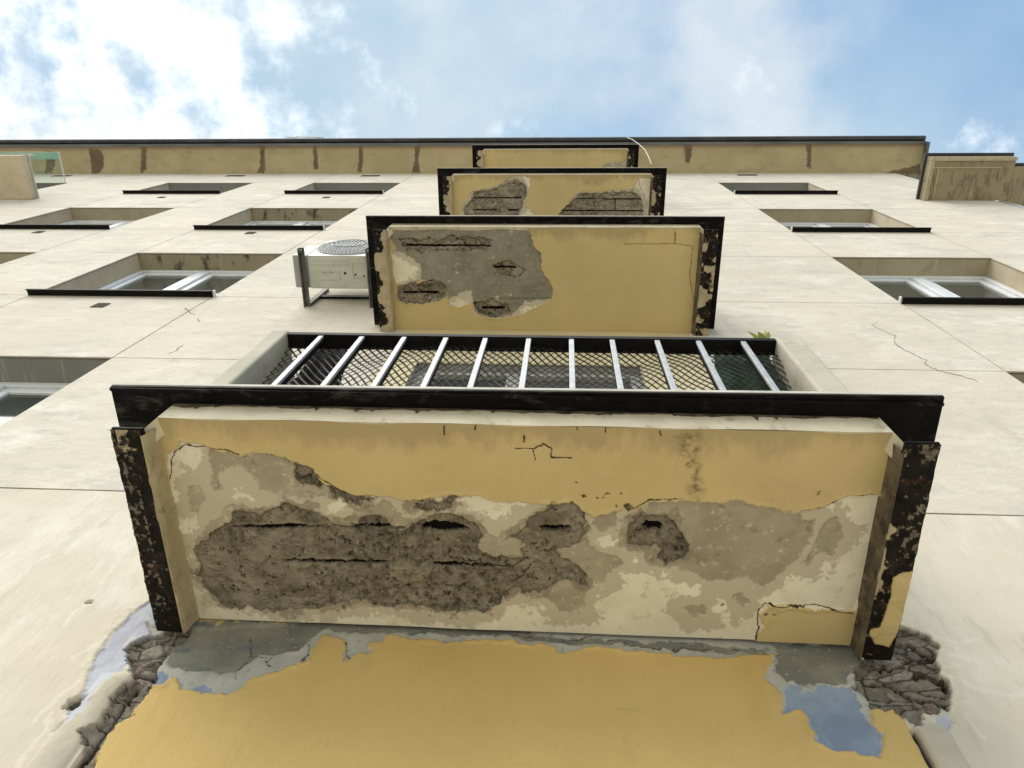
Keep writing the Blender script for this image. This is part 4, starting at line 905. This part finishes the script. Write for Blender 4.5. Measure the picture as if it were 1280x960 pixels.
wd = MB()
wc = Vector(P(.466, -.448, 1.64))
for i in range(26):
    d = Vector((random.gauss(0, .5), random.gauss(0, .4), random.uniform(.5, 1.1))).normalized()*random.uniform(.03, .085)
    tip = wc + d; s = d.cross(Vector((random.random(), 1, .3))).normalized()*random.uniform(.006, .011)
    mid = wc + d*.62
    wd.face([wc, mid-s, tip, mid+s])
w = wd.build('weed', M['leaf']); w['label'] = 'small yellow-green weed growing on the lowest balcony rail'; w['category'] = 'plant'

cb = MB()
pts = [(.70, -.375, 9.325), (.72, -.395, 9.30), (.765, -.392, 9.0), (.80, -.375, 8.55), (.815, -.36, 8.0), (.80, -.34, 7.5), (.78, -.31, 6.98)]
fine = []
for a, b in zip(pts[:-1], pts[1:]):
    for k in range(5): fine.append(P(*[a[q]+(b[q]-a[q])*k/5 for q in range(3)]))
fine.append(P(*pts[-1]))
cb.tube(fine, .007, 6)
cbo = cb.build('cable', M['cable'], smooth=True); cbo['label'] = 'thin pale cable hanging from the gutter beside the top balcony'; cbo['category'] = 'cable'
cb = MB()
cx = -3.15
cb.tube([P(cx+.06*i + random.uniform(-.02, .02), -.406 - random.uniform(0, .014), 9.26+random.uniform(-.05, .05)) for i in range(-3, 5)], .009, 5)
wo = cb.build('wire', M['cable']); wo['label'] = 'short pale tangled wire caught on the roof gutter'; wo['category'] = 'wire'

# ------------------------------------------------------------------ light, sky, camera
sun_el, sun_az = math.radians(50), math.radians(-140)     # azimuth measured from +y towards +x
sd = Vector((math.sin(sun_az)*math.cos(sun_el), math.cos(sun_az)*math.cos(sun_el), math.sin(sun_el)))
L = bpy.data.lights.new('sun', 'SUN'); L.energy = 1.4; L.angle = math.radians(60); L.color = (1, .955, .88)
so = bpy.data.objects.new('sun', L); COL.objects.link(so)
so.rotation_euler = sd.to_track_quat('Z', 'Y').to_euler()

W = bpy.data.worlds.new('World'); sc.world = W; W.use_nodes = True
nt = W.node_tree; nt.nodes.clear()
def N(k): return nt.nodes.new(k)
out = N('ShaderNodeOutputWorld'); bg = N('ShaderNodeBackground'); nt.links.new(bg.outputs[0], out.inputs[0])
sky = N('ShaderNodeTexSky'); sky.sky_type = 'NISHITA'; sky.sun_disc = False
sky.sun_elevation = sun_el; sky.sun_rotation = sun_az
sky.air_density = 1.0; sky.dust_density = 1.5; sky.ozone_density = 1.2
bg.inputs[1].default_value = SKY_STRENGTH
tc = N('ShaderNodeTexCoord')
# clouds: the direction is flattened onto a cloud layer (x/z, y/z)
sep = N('ShaderNodeSeparateXYZ'); nt.links.new(tc.outputs['Generated'], sep.inputs[0])
def wm(op, a, b=0.):
    m = N('ShaderNodeMath'); m.operation = op
    for i, v in enumerate((a, b)):
        if isinstance(v, float) or isinstance(v, int): m.inputs[i].default_value = v
        else: nt.links.new(v, m.inputs[i])
    return m.outputs[0]
zc = wm('MAXIMUM', sep.outputs[2], .12)
cu, cv = wm('DIVIDE', sep.outputs[0], zc), wm('DIVIDE', sep.outputs[1], zc)
cmb = N('ShaderNodeCombineXYZ'); nt.links.new(cu, cmb.inputs[0]); nt.links.new(cv, cmb.inputs[1])
def wnoise(scale, detail, rough, off, stretch=(1, 1, 1)):
    mp = N('ShaderNodeMapping'); nt.links.new(cmb.outputs[0], mp.inputs[0]); mp.inputs['Location'].default_value = off; mp.inputs['Scale'].default_value = stretch
    n = N('ShaderNodeTexNoise'); nt.links.new(mp.outputs[0], n.inputs['Vector'])
    n.inputs['Scale'].default_value = scale; n.inputs['Detail'].default_value = detail; n.inputs['Roughness'].default_value = rough
    return n.outputs['Fac']
def wramp(v, a, b, lo=0., hi=1.):
    r = N('ShaderNodeMapRange'); r.clamp = True; r.interpolation_type = 'SMOOTHSTEP'; nt.links.new(v, r.inputs[0])
    for i, q in zip((1, 2, 3, 4), (a, b, lo, hi)): r.inputs[i].default_value = q
    return r.outputs[0]
def wmix(f, a, b):
    m = N('ShaderNodeMix'); m.data_type = 'RGBA'; nt.links.new(f, m.inputs[0])
    for i, v in ((6, a), (7, b)):
        if isinstance(v, tuple): m.inputs[i].default_value = (*v, 1)
        else: nt.links.new(v, m.inputs[i])
    return m.outputs[2]
left = wramp(cu, .0, -.55)                                   # the cloud bank thickens towards the left
mid = wramp(cu, .55, .0)
col = wmix(wramp(cu, -1., 1., .66, .66), sky.outputs[0], SKY_BLUE)
veil = wramp(wm('ADD', wnoise(2.4, 6, .5, (3.1, 1.2, 0)), wm('MULTIPLY', mid, .22)), .38, .78, .06, .95)
col = wmix(veil, col, CLOUD_VEIL)
soft = wramp(wm('ADD', wnoise(3.8, 7, .54, (7.3, 2.2, 0)), wm('MULTIPLY', mid, .10)), .46, .74, 0., .85)
col = wmix(soft, col, CLOUD_SOFT)
puff = wramp(wm('ADD', wnoise(6.5, 8, .6, (2.3, 8.9, 0)), wm('MULTIPLY', left, .22)), .60, .88, 0., 1.)
col = wmix(puff, col, CLOUD_WHITE)
nt.links.new(col, bg.inputs[0])

cam = bpy.data.cameras.new('camera'); co = bpy.data.objects.new('camera', cam); COL.objects.link(co)
cam.sensor_width = 36; cam.lens = 36*930.7/1280; cam.clip_end = 1000; cam.clip_start = .05
r_, u_, f_ = Vector((0.99772771, 0.00843659, 0.0668449)), Vector((-0.01725118, -0.92706728, 0.37449787)), Vector((-0.06512921, 0.37480006, 0.92481517))
mw = Matrix((( r_.x, u_.x, -f_.x, 0), (r_.y, u_.y, -f_.y, -K), (r_.z, u_.z, -f_.z, ZC), (0, 0, 0, 1)))
co.matrix_world = mw
sc.camera = co
sc.render.engine = 'CYCLES'
sc.cycles.use_denoising = True
sc.cycles.max_bounces = 8; sc.cycles.diffuse_bounces = 5
sc.view_settings.view_transform = 'Standard'; sc.view_settings.look = 'None'
sc.view_settings.exposure = EXPOSURE; sc.view_settings.gamma = 1; sc.view_settings.use_curve_mapping = False
